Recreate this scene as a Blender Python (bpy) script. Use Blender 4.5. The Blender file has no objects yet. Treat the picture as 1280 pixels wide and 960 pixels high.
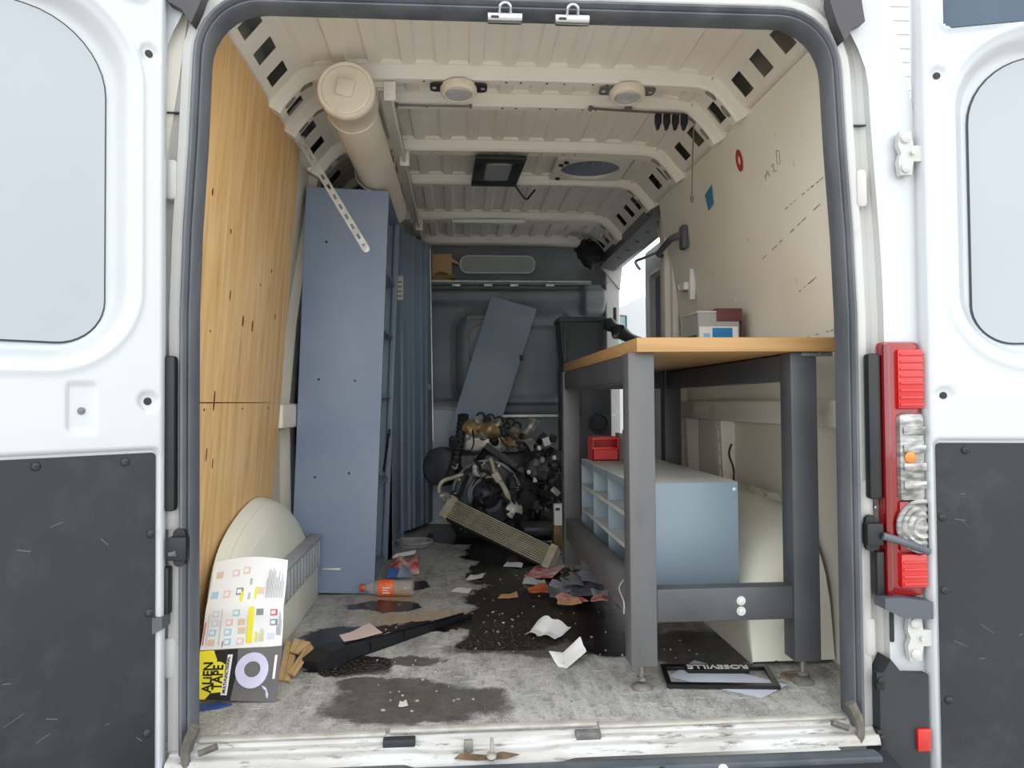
import bpy, bmesh, math, random
from mathutils import Vector, Matrix, Euler
R = math.radians
rnd = random.Random(7)
scene = bpy.context.scene
C = scene.collection

# ------------------------------------------------------------------ camera
cam_d = bpy.data.cameras.new('camera'); cam = bpy.data.objects.new('camera', cam_d); C.objects.link(cam)
cam_d.sensor_width = 36; cam_d.lens = 36 * 950 / 1280; cam_d.clip_start = .02
fw = Vector((573 - 640, 480 - 503, -950)).normalized()
up = Vector((-.006, 1, 0)); up = (up - fw * up.dot(fw)).normalized(); rt = fw.cross(up)
# rows: camera axes in van space (x right, y into the van, z up)
Mc = Matrix(((rt.x, fw.x, up.x), (rt.y, fw.y, up.y), (rt.z, fw.z, up.z))).transposed()
cam.matrix_world = Matrix.Translation((-.16, -1.88, .80)) @ Mc.to_4x4()
scene.camera = cam

# ------------------------------------------------------------------ light: bright overcast day
scene.view_settings.view_transform = 'Standard'; scene.view_settings.look = 'None'
scene.view_settings.gamma = 1; scene.view_settings.use_curve_mapping = False
scene.view_settings.exposure = 1.45
W = bpy.data.worlds.new('overcast_sky'); scene.world = W; W.use_nodes = True
bg = W.node_tree.nodes['Background']; bg.inputs[0].default_value = (.93, .97, 1, 1); bg.inputs[1].default_value = 1.0

# ------------------------------------------------------------------ helpers
def wm(o): return o.matrix_basis.copy() if o.parent is None else wm(o.parent) @ o.matrix_basis
class MB:
    """collects shapes, then becomes one mesh object"""
    def __init__(s): s.bm = bmesh.new()
    def poly(s, pts):
        return s.bm.faces.new([s.bm.verts.new(p) for p in pts])
    def box(s, a, b, bev=0, M=None, seg=2):
        t = bmesh.new(); bmesh.ops.create_cube(t, size=1)
        a = Vector(a); b = Vector(b); c = (a + b) / 2; d = b - a
        for v in t.verts: v.co = Vector((v.co.x * d.x, v.co.y * d.y, v.co.z * d.z)) + c
        if bev: bmesh.ops.bevel(t, geom=t.edges[:], offset=min(bev, .49 * min(abs(d.x), abs(d.y), abs(d.z))), segments=seg, affect='EDGES', profile=.5)
        if M is not None: t.transform(M)
        return s.add(t)
    def add(s, t):
        me = bpy.data.meshes.new('t'); t.to_mesh(me); t.free(); s.bm.from_mesh(me); bpy.data.meshes.remove(me); return s
    def cyl(s, p0, p1, r0, r1=None, n=16, cap=True):
        p0 = Vector(p0); p1 = Vector(p1); r1 = r0 if r1 is None else r1
        q = (p1 - p0).to_track_quat('Z', 'Y').to_matrix()
        ring = lambda p, r: [s.bm.verts.new(p + q @ Vector((r * math.cos(2 * math.pi * i / n), r * math.sin(2 * math.pi * i / n), 0))) for i in range(n)]
        A = ring(p0, r0); Bv = ring(p1, r1)
        for i in range(n): s.bm.faces.new((A[i], A[(i + 1) % n], Bv[(i + 1) % n], Bv[i]))
        if cap: s.bm.faces.new(A[::-1]); s.bm.faces.new(Bv)
        return s
    def lathe(s, prof, o, axis, n=24, close=True):
        """prof: list of (radius, height along axis)"""
        o = Vector(o); q = Vector(axis).to_track_quat('Z', 'Y').to_matrix(); rings = []
        for r, h in prof:
            rings.append([s.bm.verts.new(o + q @ Vector((r * math.cos(2 * math.pi * i / n), r * math.sin(2 * math.pi * i / n), h))) for i in range(n)])
        for k in range(len(rings) - 1):
            for i in range(n): s.bm.faces.new((rings[k][i], rings[k][(i + 1) % n], rings[k + 1][(i + 1) % n], rings[k + 1][i]))
        if close: s.bm.faces.new(rings[0][::-1]); s.bm.faces.new(rings[-1])
        return s
    def tube(s, pts, r, n=8, smooth=True, sub=4):
        pts = [Vector(p) for p in pts]
        if smooth and len(pts) > 2:
            P = [pts[0]] + pts + [pts[-1]]; out = []
            for i in range(1, len(P) - 2):
                for k in range(sub):
                    t = k / sub; a, b, c, d = P[i - 1:i + 3]
                    out.append(.5 * ((2 * b) + (-a + c) * t + (2 * a - 5 * b + 4 * c - d) * t * t + (-a + 3 * b - 3 * c + d) * t ** 3))
            pts = out + [pts[-1]]
        rings = []; ref = None
        for i, p in enumerate(pts):
            d = (pts[min(i + 1, len(pts) - 1)] - pts[max(i - 1, 0)]).normalized()
            if ref is None: ref = d.orthogonal().normalized()
            ref = (ref - d * ref.dot(d)).normalized(); bn = d.cross(ref)
            rr = r(i / (len(pts) - 1)) if callable(r) else r
            rings.append([s.bm.verts.new(p + (ref * math.cos(2 * math.pi * k / n) + bn * math.sin(2 * math.pi * k / n)) * rr) for k in range(n)])
        for a, b in zip(rings, rings[1:]):
            for k in range(n): s.bm.faces.new((a[k], a[(k + 1) % n], b[(k + 1) % n], b[k]))
        s.bm.faces.new(rings[0][::-1]); s.bm.faces.new(rings[-1])
        return s
    def prism(s, poly, d, f=lambda u, v, w: (u, v, w)):
        """poly (u,v) extruded w 0..d, mapped by f"""
        A = [s.bm.verts.new(f(u, v, 0)) for u, v in poly]; Bv = [s.bm.verts.new(f(u, v, d)) for u, v in poly]; n = len(poly)
        for i in range(n): s.bm.faces.new((A[i], A[(i + 1) % n], Bv[(i + 1) % n], Bv[i]))
        s.bm.faces.new(A[::-1]); s.bm.faces.new(Bv)
        return s
    def grid(s, f, nu, nv, wrap=False):
        V = [[s.bm.verts.new(f(i / nu, j / nv)) for j in range(nv + 1)] for i in range(nu + 1)]
        for i in range(nu):
            for j in range(nv): s.bm.faces.new((V[i][j], V[i + 1][j], V[i + 1][j + 1], V[i][j + 1]))
        return s
    def solid(s, f, nu, nv, n, th):
        """sheet f(u,v) with thickness th along n (vector or callable)"""
        g = lambda u, v: Vector(f(u, v)) + (n(u, v) if callable(n) else Vector(n)) * th
        A = [[s.bm.verts.new(f(i / nu, j / nv)) for j in range(nv + 1)] for i in range(nu + 1)]
        D = [[s.bm.verts.new(g(i / nu, j / nv)) for j in range(nv + 1)] for i in range(nu + 1)]
        for i in range(nu):
            for j in range(nv):
                s.bm.faces.new((A[i][j], A[i + 1][j], A[i + 1][j + 1], A[i][j + 1])); s.bm.faces.new((D[i][j], D[i][j + 1], D[i + 1][j + 1], D[i + 1][j]))
        for i in range(nu):
            s.bm.faces.new((A[i][0], D[i][0], D[i + 1][0], A[i + 1][0])); s.bm.faces.new((A[i][nv], A[i + 1][nv], D[i + 1][nv], D[i][nv]))
        for j in range(nv):
            s.bm.faces.new((A[0][j], A[0][j + 1], D[0][j + 1], D[0][j])); s.bm.faces.new((A[nu][j], D[nu][j], D[nu][j + 1], A[nu][j + 1]))
        return s
    def sweep(s, path, prof, closed=False, frames=None):
        """path: list of (origin, n-axis, m-axis); prof: list of (a,b) offsets along n,m"""
        rings = [[s.bm.verts.new(Vector(o) + Vector(n) * a + Vector(m) * b) for a, b in prof] for o, n, m in path]
        K = len(prof); N = len(rings)
        for i in range(N if closed else N - 1):
            A, Bv = rings[i], rings[(i + 1) % N]
            for k in range(K - 1): s.bm.faces.new((A[k], A[k + 1], Bv[k + 1], Bv[k]))
        return s
    def xf(s, M): s.bm.transform(M); return s
    def build(s, name, mat, parent=None, smooth=40, local=False, kind=None, label=None):
        bmesh.ops.recalc_face_normals(s.bm, faces=s.bm.faces)
        me = bpy.data.meshes.new(name); s.bm.to_mesh(me); s.bm.free()
        if parent is not None and not local: me.transform(wm(parent).inverted())
        o = bpy.data.objects.new(name, me); C.objects.link(o); me.materials.append(mat)
        if smooth:
            for p in me.polygons: p.use_smooth = True
            me.set_sharp_from_angle(angle=R(smooth))
        if parent is not None: o.parent = parent
        if kind: o['kind'] = kind
        if label: o['label'] = label
        return o

def cut(o, mb):
    """drill the closed shapes in mb out of the solid mesh o"""
    bmesh.ops.recalc_face_normals(mb.bm, faces=mb.bm.faces)
    me = bpy.data.meshes.new('cutter'); mb.bm.to_mesh(me); mb.bm.free(); c = bpy.data.objects.new('cutter', me); C.objects.link(c)
    md = o.modifiers.new('holes', 'BOOLEAN'); md.operation = 'DIFFERENCE'; md.solver = 'EXACT'; md.object = c
    bpy.context.view_layer.update(); new = bpy.data.meshes.new_from_object(o.evaluated_get(bpy.context.evaluated_depsgraph_get()))
    o.modifiers.remove(md); keep = o.data.materials[0]; nm = o.data.name; o.data = new; new.materials.clear(); new.materials.append(keep)
    bpy.data.objects.remove(c); bpy.data.meshes.remove(me)
def thing(name, label, cat, loc=(0, 0, 0), rot=(0, 0, 0), group=None, kind=None):
    o = bpy.data.objects.new(name, None); C.objects.link(o); o.empty_display_size = .05
    o.matrix_basis = Matrix.Translation(loc) @ Euler(rot).to_matrix().to_4x4()
    if label: o['label'] = label
    if cat: o['category'] = cat
    if group: o['group'] = group
    if kind: o['kind'] = kind
    return o
def tag(o, label, cat, group=None):
    o['label'] = label; o['category'] = cat
    if group: o['group'] = group
    return o
def struct(o, label=None):
    o['kind'] = 'structure'
    if label: o['label'] = label
    return o
def rrect(u0, u1, v0, v1, r, n=5):
    rs = r if isinstance(r, (list, tuple)) else [r] * 4; out = []
    for (cu, cv, a0, rr) in ((u1 - rs[0], v0 + rs[0], -90, rs[0]), (u1 - rs[1], v1 - rs[1], 0, rs[1]), (u0 + rs[2], v1 - rs[2], 90, rs[2]), (u0 + rs[3], v0 + rs[3], 180, rs[3])):
        for k in range(n + 1):
            a = R(a0 + 90 * k / n); out.append((cu + rr * math.cos(a), cv + rr * math.sin(a)))
    return out
def sm(a, b, x):
    t = max(0, min(1, (x - a) / (b - a))); return t * t * (3 - 2 * t)

# ------------------------------------------------------------------ materials
def lin(c): return tuple(((v / 255) / 12.92 if v / 255 <= .04045 else ((v / 255 + .055) / 1.055) ** 2.4) for v in c) + (1,)
def mat(name, c, rough=.5, metal=0, c2=None, ns=6, stretch=(1, 1, 1), dirt=None, dscale=4, dlo=.55, dhi=.75, bump=0, bscale=60, spec=.5, trans=0, alpha=1, emit=None, es=1, coat=0, detail=5):
    m = bpy.data.materials.new(name); m.use_nodes = True; nt = m.node_tree; N = nt.nodes; L = nt.links
    b = N['Principled BSDF']; b.inputs['Base Color'].default_value = lin(c); b.inputs['Roughness'].default_value = rough
    b.inputs['Metallic'].default_value = metal; b.inputs['Specular IOR Level'].default_value = spec
    b.inputs['Transmission Weight'].default_value = trans; b.inputs['Alpha'].default_value = alpha; b.inputs['Coat Weight'].default_value = coat
    if emit: b.inputs['Emission Color'].default_value = lin(emit); b.inputs['Emission Strength'].default_value = es
    tc = N.new('ShaderNodeTexCoord'); mp = N.new('ShaderNodeMapping'); mp.inputs['Scale'].default_value = stretch
    L.new(tc.outputs['Object'], mp.inputs[0]); out = None
    if c2:
        n = N.new('ShaderNodeTexNoise'); n.inputs['Scale'].default_value = ns; n.inputs['Detail'].default_value = detail; L.new(mp.outputs[0], n.inputs[0])
        r = N.new('ShaderNodeMapRange'); r.inputs[1].default_value = .35; r.inputs[2].default_value = .65; L.new(n.outputs[0], r.inputs[0])
        x = N.new('ShaderNodeMix'); x.data_type = 'RGBA'; x.inputs[6].default_value = lin(c); x.inputs[7].default_value = lin(c2); L.new(r.outputs[0], x.inputs[0]); out = x.outputs[2]
    if dirt:
        n = N.new('ShaderNodeTexNoise'); n.inputs['Scale'].default_value = dscale; n.inputs['Detail'].default_value = 8; n.inputs['Roughness'].default_value = .65; L.new(mp.outputs[0], n.inputs[0])
        r = N.new('ShaderNodeMapRange'); r.inputs[1].default_value = dlo; r.inputs[2].default_value = dhi; L.new(n.outputs[0], r.inputs[0])
        x = N.new('ShaderNodeMix'); x.data_type = 'RGBA'; x.inputs[7].default_value = lin(dirt); L.new(r.outputs[0], x.inputs[0])
        if out: L.new(out, x.inputs[6])
        else: x.inputs[6].default_value = lin(c)
        out = x.outputs[2]
    if out: L.new(out, b.inputs['Base Color'])
    if bump:
        n = N.new('ShaderNodeTexNoise'); n.inputs['Scale'].default_value = bscale; n.inputs['Detail'].default_value = 4; L.new(mp.outputs[0], n.inputs[0])
        bp = N.new('ShaderNodeBump'); bp.inputs['Strength'].default_value = bump; bp.inputs['Distance'].default_value = .01; L.new(n.outputs[0], bp.inputs['Height']); L.new(bp.outputs[0], b.inputs['Normal'])
    return m

M = {}
M['body'] = mat('white_body_paint', (188, 191, 194), .28, c2=(184, 187, 190), ns=1.5, dirt=(152, 149, 142), dscale=3, dlo=.68, dhi=.95, coat=.3)
M['jamb'] = mat('white_jamb_paint', (190, 189, 186), .4, c2=(182, 180, 175), ns=4, dirt=(128, 122, 110), dscale=7, dlo=.62, dhi=.9)
M['sillp'] = mat('scuffed_sill_paint', (194, 194, 192), .45, c2=(170, 166, 159), ns=5, stretch=(1, 5, 5), dirt=(74, 68, 60), dscale=13, dlo=.56, dhi=.70)
M['cream'] = mat('cream_interior_paint', (236, 231, 220), .5, c2=(228, 222, 210), ns=3, dirt=(150, 138, 120), dscale=5, dlo=.66, dhi=.95)
M['creamd'] = mat('grimy_cream_paint', (228, 222, 210), .55, c2=(216, 209, 196), ns=2, dirt=(130, 118, 100), dscale=4, dlo=.6, dhi=.9)
M['liner'] = mat('cream_painted_panel', (240, 236, 222), .6, c2=(233, 227, 210), ns=2.2, dirt=(150, 134, 110), dscale=9, dlo=.68, dhi=.8, bump=.05, bscale=25)
M['rubber'] = mat('grey_rubber_seal', (78, 82, 88), .6, c2=(98, 100, 106), ns=12, stretch=(1, 1, .3))
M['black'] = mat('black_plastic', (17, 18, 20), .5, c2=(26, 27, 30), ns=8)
M['bumper'] = mat('black_bumper_plastic', (34, 37, 41), .55, c2=(44, 47, 51), ns=7, bump=.1, bscale=150)
M['doorpanel'] = mat('charcoal_door_board', (22, 25, 29), .5, c2=(30, 34, 38), ns=2.6, dirt=(50, 55, 60), dscale=6, dlo=.52, dhi=.80, bump=.05, bscale=120)
M['winpanel'] = mat('pale_grey_window_panel', (162, 166, 170), .45, c2=(158, 162, 167), ns=1.2)
M['gasket'] = mat('dark_gasket', (52, 58, 66), .6)
M['bulk'] = mat('charcoal_bulkhead', (136, 142, 144), .5, c2=(116, 123, 126), ns=4, dirt=(104, 108, 108), dscale=5, dlo=.62, dhi=.9)
M['bluesteel'] = mat('blue_grey_steel', (120, 136, 160), .42, c2=(136, 148, 166), ns=2.2, dirt=(164, 168, 169), dscale=3, dlo=.58, dhi=.85, spec=.5)
M['bluedark'] = mat('slate_blue_steel', (118, 134, 152), .45, c2=(132, 146, 162), ns=4, stretch=(1, 1, .3), dirt=(66, 80, 96), dscale=6, dlo=.6, dhi=.85)
M['metal'] = mat('bright_metal', (190, 192, 192), .3, 1)
M['zinc'] = mat('zinc_plated', (226, 225, 220), .38, .35, c2=(196, 195, 190), ns=20)
M['pvc'] = mat('cream_pvc', (234, 224, 206), .4, c2=(226, 214, 194), ns=4, dirt=(180, 162, 138), dscale=6, dlo=.62, dhi=.9)
M['asphalt'] = mat('pale_concrete_yard', (200, 198, 193), .9, c2=(186, 184, 179), ns=2, bump=.3, bscale=60)
M['white'] = mat('white_plastic', (230, 230, 226), .4)
M['lens'] = mat('frosted_lamp_lens', (170, 172, 176), .3, c2=(190, 190, 190), ns=30)
M['greyplate'] = mat('grey_plate', (112, 112, 112), .5, .3)
M['dullsteel'] = mat('dull_grey_steel', (150, 146, 138), .4, .4, c2=(116, 112, 105), ns=20)

# ================================================================== SETTING
CX = .03                                        # van centre line
# --- ground outside
g = MB(); g.box((-30, -30, -.62), (40, 45, -.58)); struct(g.build('ground', M['asphalt'], smooth=0), 'pale concrete yard the van stands on')

# --- floor with oil
def floor_mat():
    m = bpy.data.materials.new('oil_stained_van_floor'); m.use_nodes = True; nt = m.node_tree; N = nt.nodes; L = nt.links; b = N['Principled BSDF']
    tc = N.new('ShaderNodeTexCoord')
    def noise(s, d=6, st=(1, 1, 1), rough=.6):
        mp = N.new('ShaderNodeMapping'); mp.inputs['Scale'].default_value = st; L.new(tc.outputs['Object'], mp.inputs[0])
        n = N.new('ShaderNodeTexNoise'); n.inputs['Scale'].default_value = s; n.inputs['Detail'].default_value = d; n.inputs['Roughness'].default_value = rough; L.new(mp.outputs[0], n.inputs[0]); return n
    def rng(v, lo, hi):
        r = N.new('ShaderNodeMapRange'); r.inputs[1].default_value = lo; r.inputs[2].default_value = hi; L.new(v, r.inputs[0]); return r.outputs[0]
    def mixc(f, a, c):
        x = N.new('ShaderNodeMix'); x.data_type = 'RGBA'; L.new(f, x.inputs[0])
        for s, v in ((6, a), (7, c)):
            if isinstance(v, tuple): x.inputs[s].default_value = lin(v)
            else: L.new(v, x.inputs[s])
        return x.outputs[2]
    def math_(op, a, c=None):
        n = N.new('ShaderNodeMath'); n.operation = op
        for i, v in enumerate((a, c)):
            if v is None: continue
            if isinstance(v, (int, float)): n.inputs[i].default_value = v
            else: L.new(v, n.inputs[i])
        return n.outputs[0]
    # warped coordinates
    wn = noise(4.5, 9, (1, 1, 1), .72); sub = N.new('ShaderNodeVectorMath'); sub.operation = 'SUBTRACT'; L.new(wn.outputs['Color'], sub.inputs[0]); sub.inputs[1].default_value = (.5, .5, .5)
    sc = N.new('ShaderNodeVectorMath'); sc.operation = 'SCALE'; L.new(sub.outputs[0], sc.inputs[0]); sc.inputs['Scale'].default_value = .26
    ad = N.new('ShaderNodeVectorMath'); ad.operation = 'ADD'; L.new(tc.outputs['Object'], ad.inputs[0]); L.new(sc.outputs[0], ad.inputs[1])
    sep = N.new('ShaderNodeSeparateXYZ'); L.new(ad.outputs[0], sep.inputs[0])
    def field(blobs):
        out = None
        for x, y, rx, ry in blobs:
            dx = math_('DIVIDE', math_('SUBTRACT', sep.outputs[0], x), rx); dy = math_('DIVIDE', math_('SUBTRACT', sep.outputs[1], y), ry)
            d = math_('SQRT', math_('ADD', math_('MULTIPLY', dx, dx), math_('MULTIPLY', dy, dy)))
            out = d if out is None else math_('MINIMUM', out, d)
        return out
    wet = field([(.10, .92, .26, .24), (.34, .84, .17, .33), (.0, .70, .17, .13), (.02, 1.25, .16, .20), (.24, 1.35, .25, .45), (.02, 1.75, .15, .30), (.12, 2.2, .25, .42), (-.45, 1.16, .14, .075),
                 (-.36, 1.48, .06, .07), (-.60, .76, .10, .14), (-.50, .80, .10, .10), (-.30, .88, .16, .06), (-.5, .5, .12, .09), (.05, 2.7, .4, .3)])
    damp = field([(-.28, .17, .25, .13), (-.38, .30, .12, .07), (.15, .62, .35, .10), (-.47, .44, .10, .05), (.62, .55, .2, .2), (-.3, .52, .1, .04)])
    base = mixc(rng(noise(3, 8).outputs[0], .35, .68), (186, 184, 178), (154, 151, 145))
    base = mixc(rng(noise(14, 8, (1, .35, 1), .7).outputs[0], .46, .66), base, (120, 118, 114))
    base = mixc(rng(noise(45, 8, (1, .6, 1), .8).outputs[0], .50, .66), base, (110, 108, 106))
    base = mixc(rng(noise(130, 6, (1, 1, 1), .8).outputs[0], .54, .66), base, (214, 213, 210))
    base = mixc(rng(noise(38, 3, (.25, 1, 1)).outputs[0], .60, .70), base, (198, 196, 190))
    base = mixc(rng(noise(2.3, 4).outputs[0], .58, .72), base, (174, 163, 144))
    dust = field([(-.28, 1.0, .22, .08), (-.05, 1.0, .05, .05), (-.42, 1.28, .1, .06)]); base = mixc(math_('MULTIPLY', rng(dust, 1.2, .8), .7), base, (172, 146, 116))
    dampf = math_('MULTIPLY', rng(damp, 1.1, .9), .85)
    base = mixc(dampf, base, mixc(rng(noise(22, 8, (1, 1, 1), .75).outputs[0], .40, .66), (44, 41, 38), (76, 70, 63)))
    wetf = rng(wet, 1.08, .98)
    grit_f = math_('MULTIPLY', rng(noise(85, 7, (1, 1, 1), .8).outputs[0], .50, .62), rng(field([(.0, .72, .26, .22), (.2, 1.0, .12, .12), (-.5, .5, .2, .12)]), 1.3, .7))
    oil = mixc(grit_f, (20, 17, 16), (108, 94, 80))
    col = mixc(wetf, base, oil); L.new(col, b.inputs['Base Color'])
    ro = N.new('ShaderNodeMapRange'); L.new(wetf, ro.inputs[0]); ro.inputs[3].default_value = .62; ro.inputs[4].default_value = .22; L.new(ro.outputs[0], b.inputs['Roughness'])
    bp = N.new('ShaderNodeBump'); bp.inputs['Distance'].default_value = .004; bp.inputs['Strength'].default_value = .35; L.new(noise(90, 4).outputs[0], bp.inputs['Height']); L.new(bp.outputs[0], b.inputs['Normal'])
    return m
f = MB()
# floor plate with a round recessed drain
f.box((CX - .98, -.0, -.04), (CX + .98, 3.75, 0))
floor = struct(f.build('floor', floor_mat(), smooth=0), 'oil-stained grey load floor of the van')
d = MB(); d.lathe([(.042, .0), (.042, .003), (.034, .004), (.032, .0012), (0.001, .001)], (.805, .27, 0), (0, 0, 1), 24, False); d.build('tie_down_cup', mat('rusty_cup', (150, 138, 116), .6, .3, c2=(96, 84, 66), ns=30), floor)
d = MB()
for k in range(230):
    x = rnd.uniform(-.44, .66); y = rnd.uniform(.12, 1.7); s = rnd.uniform(.0012, .0055)
    a = rnd.uniform(0, 6.28); p = [(x + s * rnd.uniform(.5, 1.4) * math.cos(a + t), y + s * rnd.uniform(.5, 1.4) * math.sin(a + t)) for t in (0, 1.2, 2.4, 3.7, 5)]
    d.prism(p, .0025, lambda u, v, w: (u, v, w))
gr = d.build('grit', mat('pale_grit', (196, 186, 168), .8, c2=(120, 110, 98), ns=40), None, kind='stuff'); gr['label'] = 'pale grit and chips scattered over the van floor'; gr['category'] = 'grit'

# --- roof contour: list of (x rel, z)
CONT = [(-.965, .80), (-.80, 1.805), (-.72, 1.895), (-.66, 1.925), (.66, 1.925), (.72, 1.895), (.80, 1.805)]
# ceiling: corrugated skin
def roofz(x):
    ax = abs(x); z = 1.945 - .02 * sm(.5, .73, ax)
    ph = (x + .055) / .112; fr = ph - math.floor(ph)
    return z - .013 * (sm(.12, .2, fr) - sm(.55, .63, fr))
c = MB(); xs = sorted(set([-.76] + [(-.73 + i * .0112 / 2) for i in range(int(1.46 / .0056) + 1)] + [.76]))
c.solid(lambda u, v: (CX - .76 + 1.52 * u, -.02 + 3.72 * v, roofz(-.76 + 1.52 * u)), 250, 1, (0, 0, 1), .02)
ceil = struct(c.build('ceiling', M['cream'], smooth=25), 'ribbed cream steel roof of the van')
# outer roof and sides (keep daylight out)
c = MB(); c.box((CX - .86, -.0, 1.985), (CX + .86, 3.75, 2.02)); c.build('roof_skin', M['body'], ceil, smooth=0)
# cant rails with square holes
HL = [.18, .335, .50, .805, 1.045, 1.215, 1.60, 1.76, 2.15, 2.32, 2.5]
def rail(sx):
    b = MB(); A = Vector((CX + sx * .80, 0, 1.805)); T = Vector((CX + sx * .722, 0, 1.897))
    e = (T - A); L_ = e.length; e.normalize()
    ys = [0.0]; cuts = []
    for h in [.25, .41, .568, .816, 1.07, 1.247, 1.54, 1.69, 2.08, 2.25, 2.45, 2.95, 3.1]: cuts += [h - .038, h + .038]
    ys = [-.0] + cuts + [3.45]; ss = [0, .024, .100, L_]
    for j in range(len(ys) - 1):
        for i in range(3):
            if i == 1 and j % 2 == 1: continue
            p = [A + e * ss[a] + Vector((0, ys[q], 0)) for a, q in ((i, j), (i + 1, j), (i + 1, j + 1), (i, j + 1))]
            b.poly(p)
    # turned-in lips round each hole
    n = e.cross(Vector((0, 1, 0))); n = n if n.x * sx > 0 else -n
    for j in range(1, len(ys) - 1, 2):
        a0, a1 = ss[1], ss[2]; y0, y1 = ys[j], ys[j + 1]
        q = [A + e * a + Vector((0, y, 0)) for a, y in ((a0, y0), (a1, y0), (a1, y1), (a0, y1))]
        for k in range(4): b.poly([q[k], q[(k + 1) % 4], q[(k + 1) % 4] + n * .002, q[k] + n * .002])
    b.poly([T, T + Vector((0, 3.45, 0)), T + Vector((-sx * .05, 3.45, .034)), T + Vector((-sx * .05, 0, .034))])
    # lower return flange
    b.poly([A, A + Vector((0, 3.45, 0)), A + Vector((sx * .05, 3.45, -.012)), A + Vector((sx * .05, 0, -.012))])
    bmesh.ops.remove_doubles(b.bm, verts=b.bm.verts, dist=1e-5)
    o = b.build('cant_rail', M['creamd'] if 0 else M['cream'], ceil, smooth=20)
    b = MB(); b.box((CX + sx * .835, 0.03, 1.81), (CX + sx * .85, 3.45, 1.98)); b.build('rail_cavity', M['creamd'], ceil, smooth=0)
rail(-1); rail(1)
# roof bows
BOWC = [(-.815, 1.785), (-.80, 1.812), (-.76, 1.862), (-.725, 1.898), (-.69, 1.918), (-.64, 1.928), (-.4, 1.935), (0, 1.937), (.4, 1.935), (.64, 1.928), (.69, 1.918), (.725, 1.898), (.76, 1.862), (.80, 1.812), (.815, 1.785)]
def cpt(d):          # point and inward normal at arc length d along the roof contour, measured from the left end
    acc = 0
    for (x0, z0), (x1, z1) in zip(BOWC, BOWC[1:]):
        l = math.hypot(x1 - x0, z1 - z0)
        if d <= acc + l or (x1, z1) == BOWC[-1]:
            t = (d - acc) / l; tv = Vector((x1 - x0, 0, z1 - z0)) / l; return Vector((CX + x0 + (x1 - x0) * t, 0, z0 + (z1 - z0) * t)), Vector((tv.z, 0, -tv.x))
        acc += l
CLEN = sum(math.hypot(b_[0] - a_[0], b_[1] - a_[1]) for a_, b_ in zip(BOWC, BOWC[1:]))
def bow(y0, w, h=.045):
    SL = ((.035, .088), (.115, .195)); ds = set()
    acc = 0
    for p_, q_ in zip(BOWC, BOWC[1:]): ds.add(round(acc, 5)); acc += math.hypot(q_[0] - p_[0], q_[1] - p_[1])
    ds.add(round(CLEN, 5)); slots = [x for d0, d1 in SL for x in ((d0, d1), (CLEN - d1, CLEN - d0))]
    for d0, d1 in slots: ds.update(round(d0 + (d1 - d0) * k / 10, 5) for k in range(11))
    ds = sorted(ds); hw0 = min(.014, w * .22); b = MB(); rings = []; ins = []
    for d in ds:
        pt, nn_ = cpt(min(d, CLEN - 1e-6)); p2, n2 = cpt(max(d - .002, 0)); nn_ = (nn_ + n2).normalized(); hw = .0004
        for d0, d1 in slots:
            if d0 - 1e-4 <= d <= d1 + 1e-4: hw = max(hw, hw0 * max(0, 1 - abs(2 * (d - d0) / (d1 - d0) - 1) ** 4) ** .5)
        m_ = w * .52; prof = [(-.012, -.012), (.002, -.010), (.004, 0), (h * .8, .005), (h, .014), (h, m_ - max(hw, .0004)), (h, m_ + max(hw, .0004)), (h, w - .010), (h * .8, w), (.004, w + .004), (-.012, w + .006)]
        rings.append([b.bm.verts.new(pt + nn_ * a_ + Vector((0, y0 + q_, 0))) for a_, q_ in prof])
    for i in range(len(ds) - 1):
        mid = (ds[i] + ds[i + 1]) / 2; hole = any(d0 < mid < d1 for d0, d1 in slots)
        for k in range(10):
            if k == 5 and hole: continue
            b.bm.faces.new((rings[i][k], rings[i][k + 1], rings[i + 1][k + 1], rings[i + 1][k]))
    for r_ in (rings[0], rings[-1]): b.bm.faces.new(r_)
    bo = b.build('roof_bow', M['cream'], ceil, smooth=35)
    for x in (-.45, -.30, -.02, .03, .12, .18, .28, .33, .58, .61, .63):
        b = MB(); b.lathe([(.0045, 0), (.0045, .0015), (.0005, .0015)], (CX + x, y0 + w * .5, 1.937 - h - .009 * abs(x) ** 2), (0, 0, -1), 8, False); b.build('hole_shade', M['black'], bo, smooth=0)  # flat black discs stand in for the shade inside bolt holes
for y0, w in ((.657, .062), (.885, .058), (1.385, .085), (1.885, .07), (2.62, .13), (3.30, .10)): bow(y0, w)
# longitudinal angle rail under the bows beside the tube
c = MB(); c.box((-.425, .70, 1.862), (-.38, 3.3, 1.87)); c.box((-.385, .70, 1.835), (-.38, 3.3, 1.87)); c.build('angle_rail', M['cream'], ceil, smooth=0)
for y in (.69, 1.40, 2.63):
    c = MB(); c.box((-.44, y, 1.868), (-.37, y + .06, 1.888), .003); c.box((-.405, y - .01, 1.82), (-.365, y, 1.885), .002); c.cyl((-.385, y - .016, 1.845), (-.385, y - .008, 1.845), .008, n=10)
    c.build('rail_bracket', M['cream'], ceil)

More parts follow.
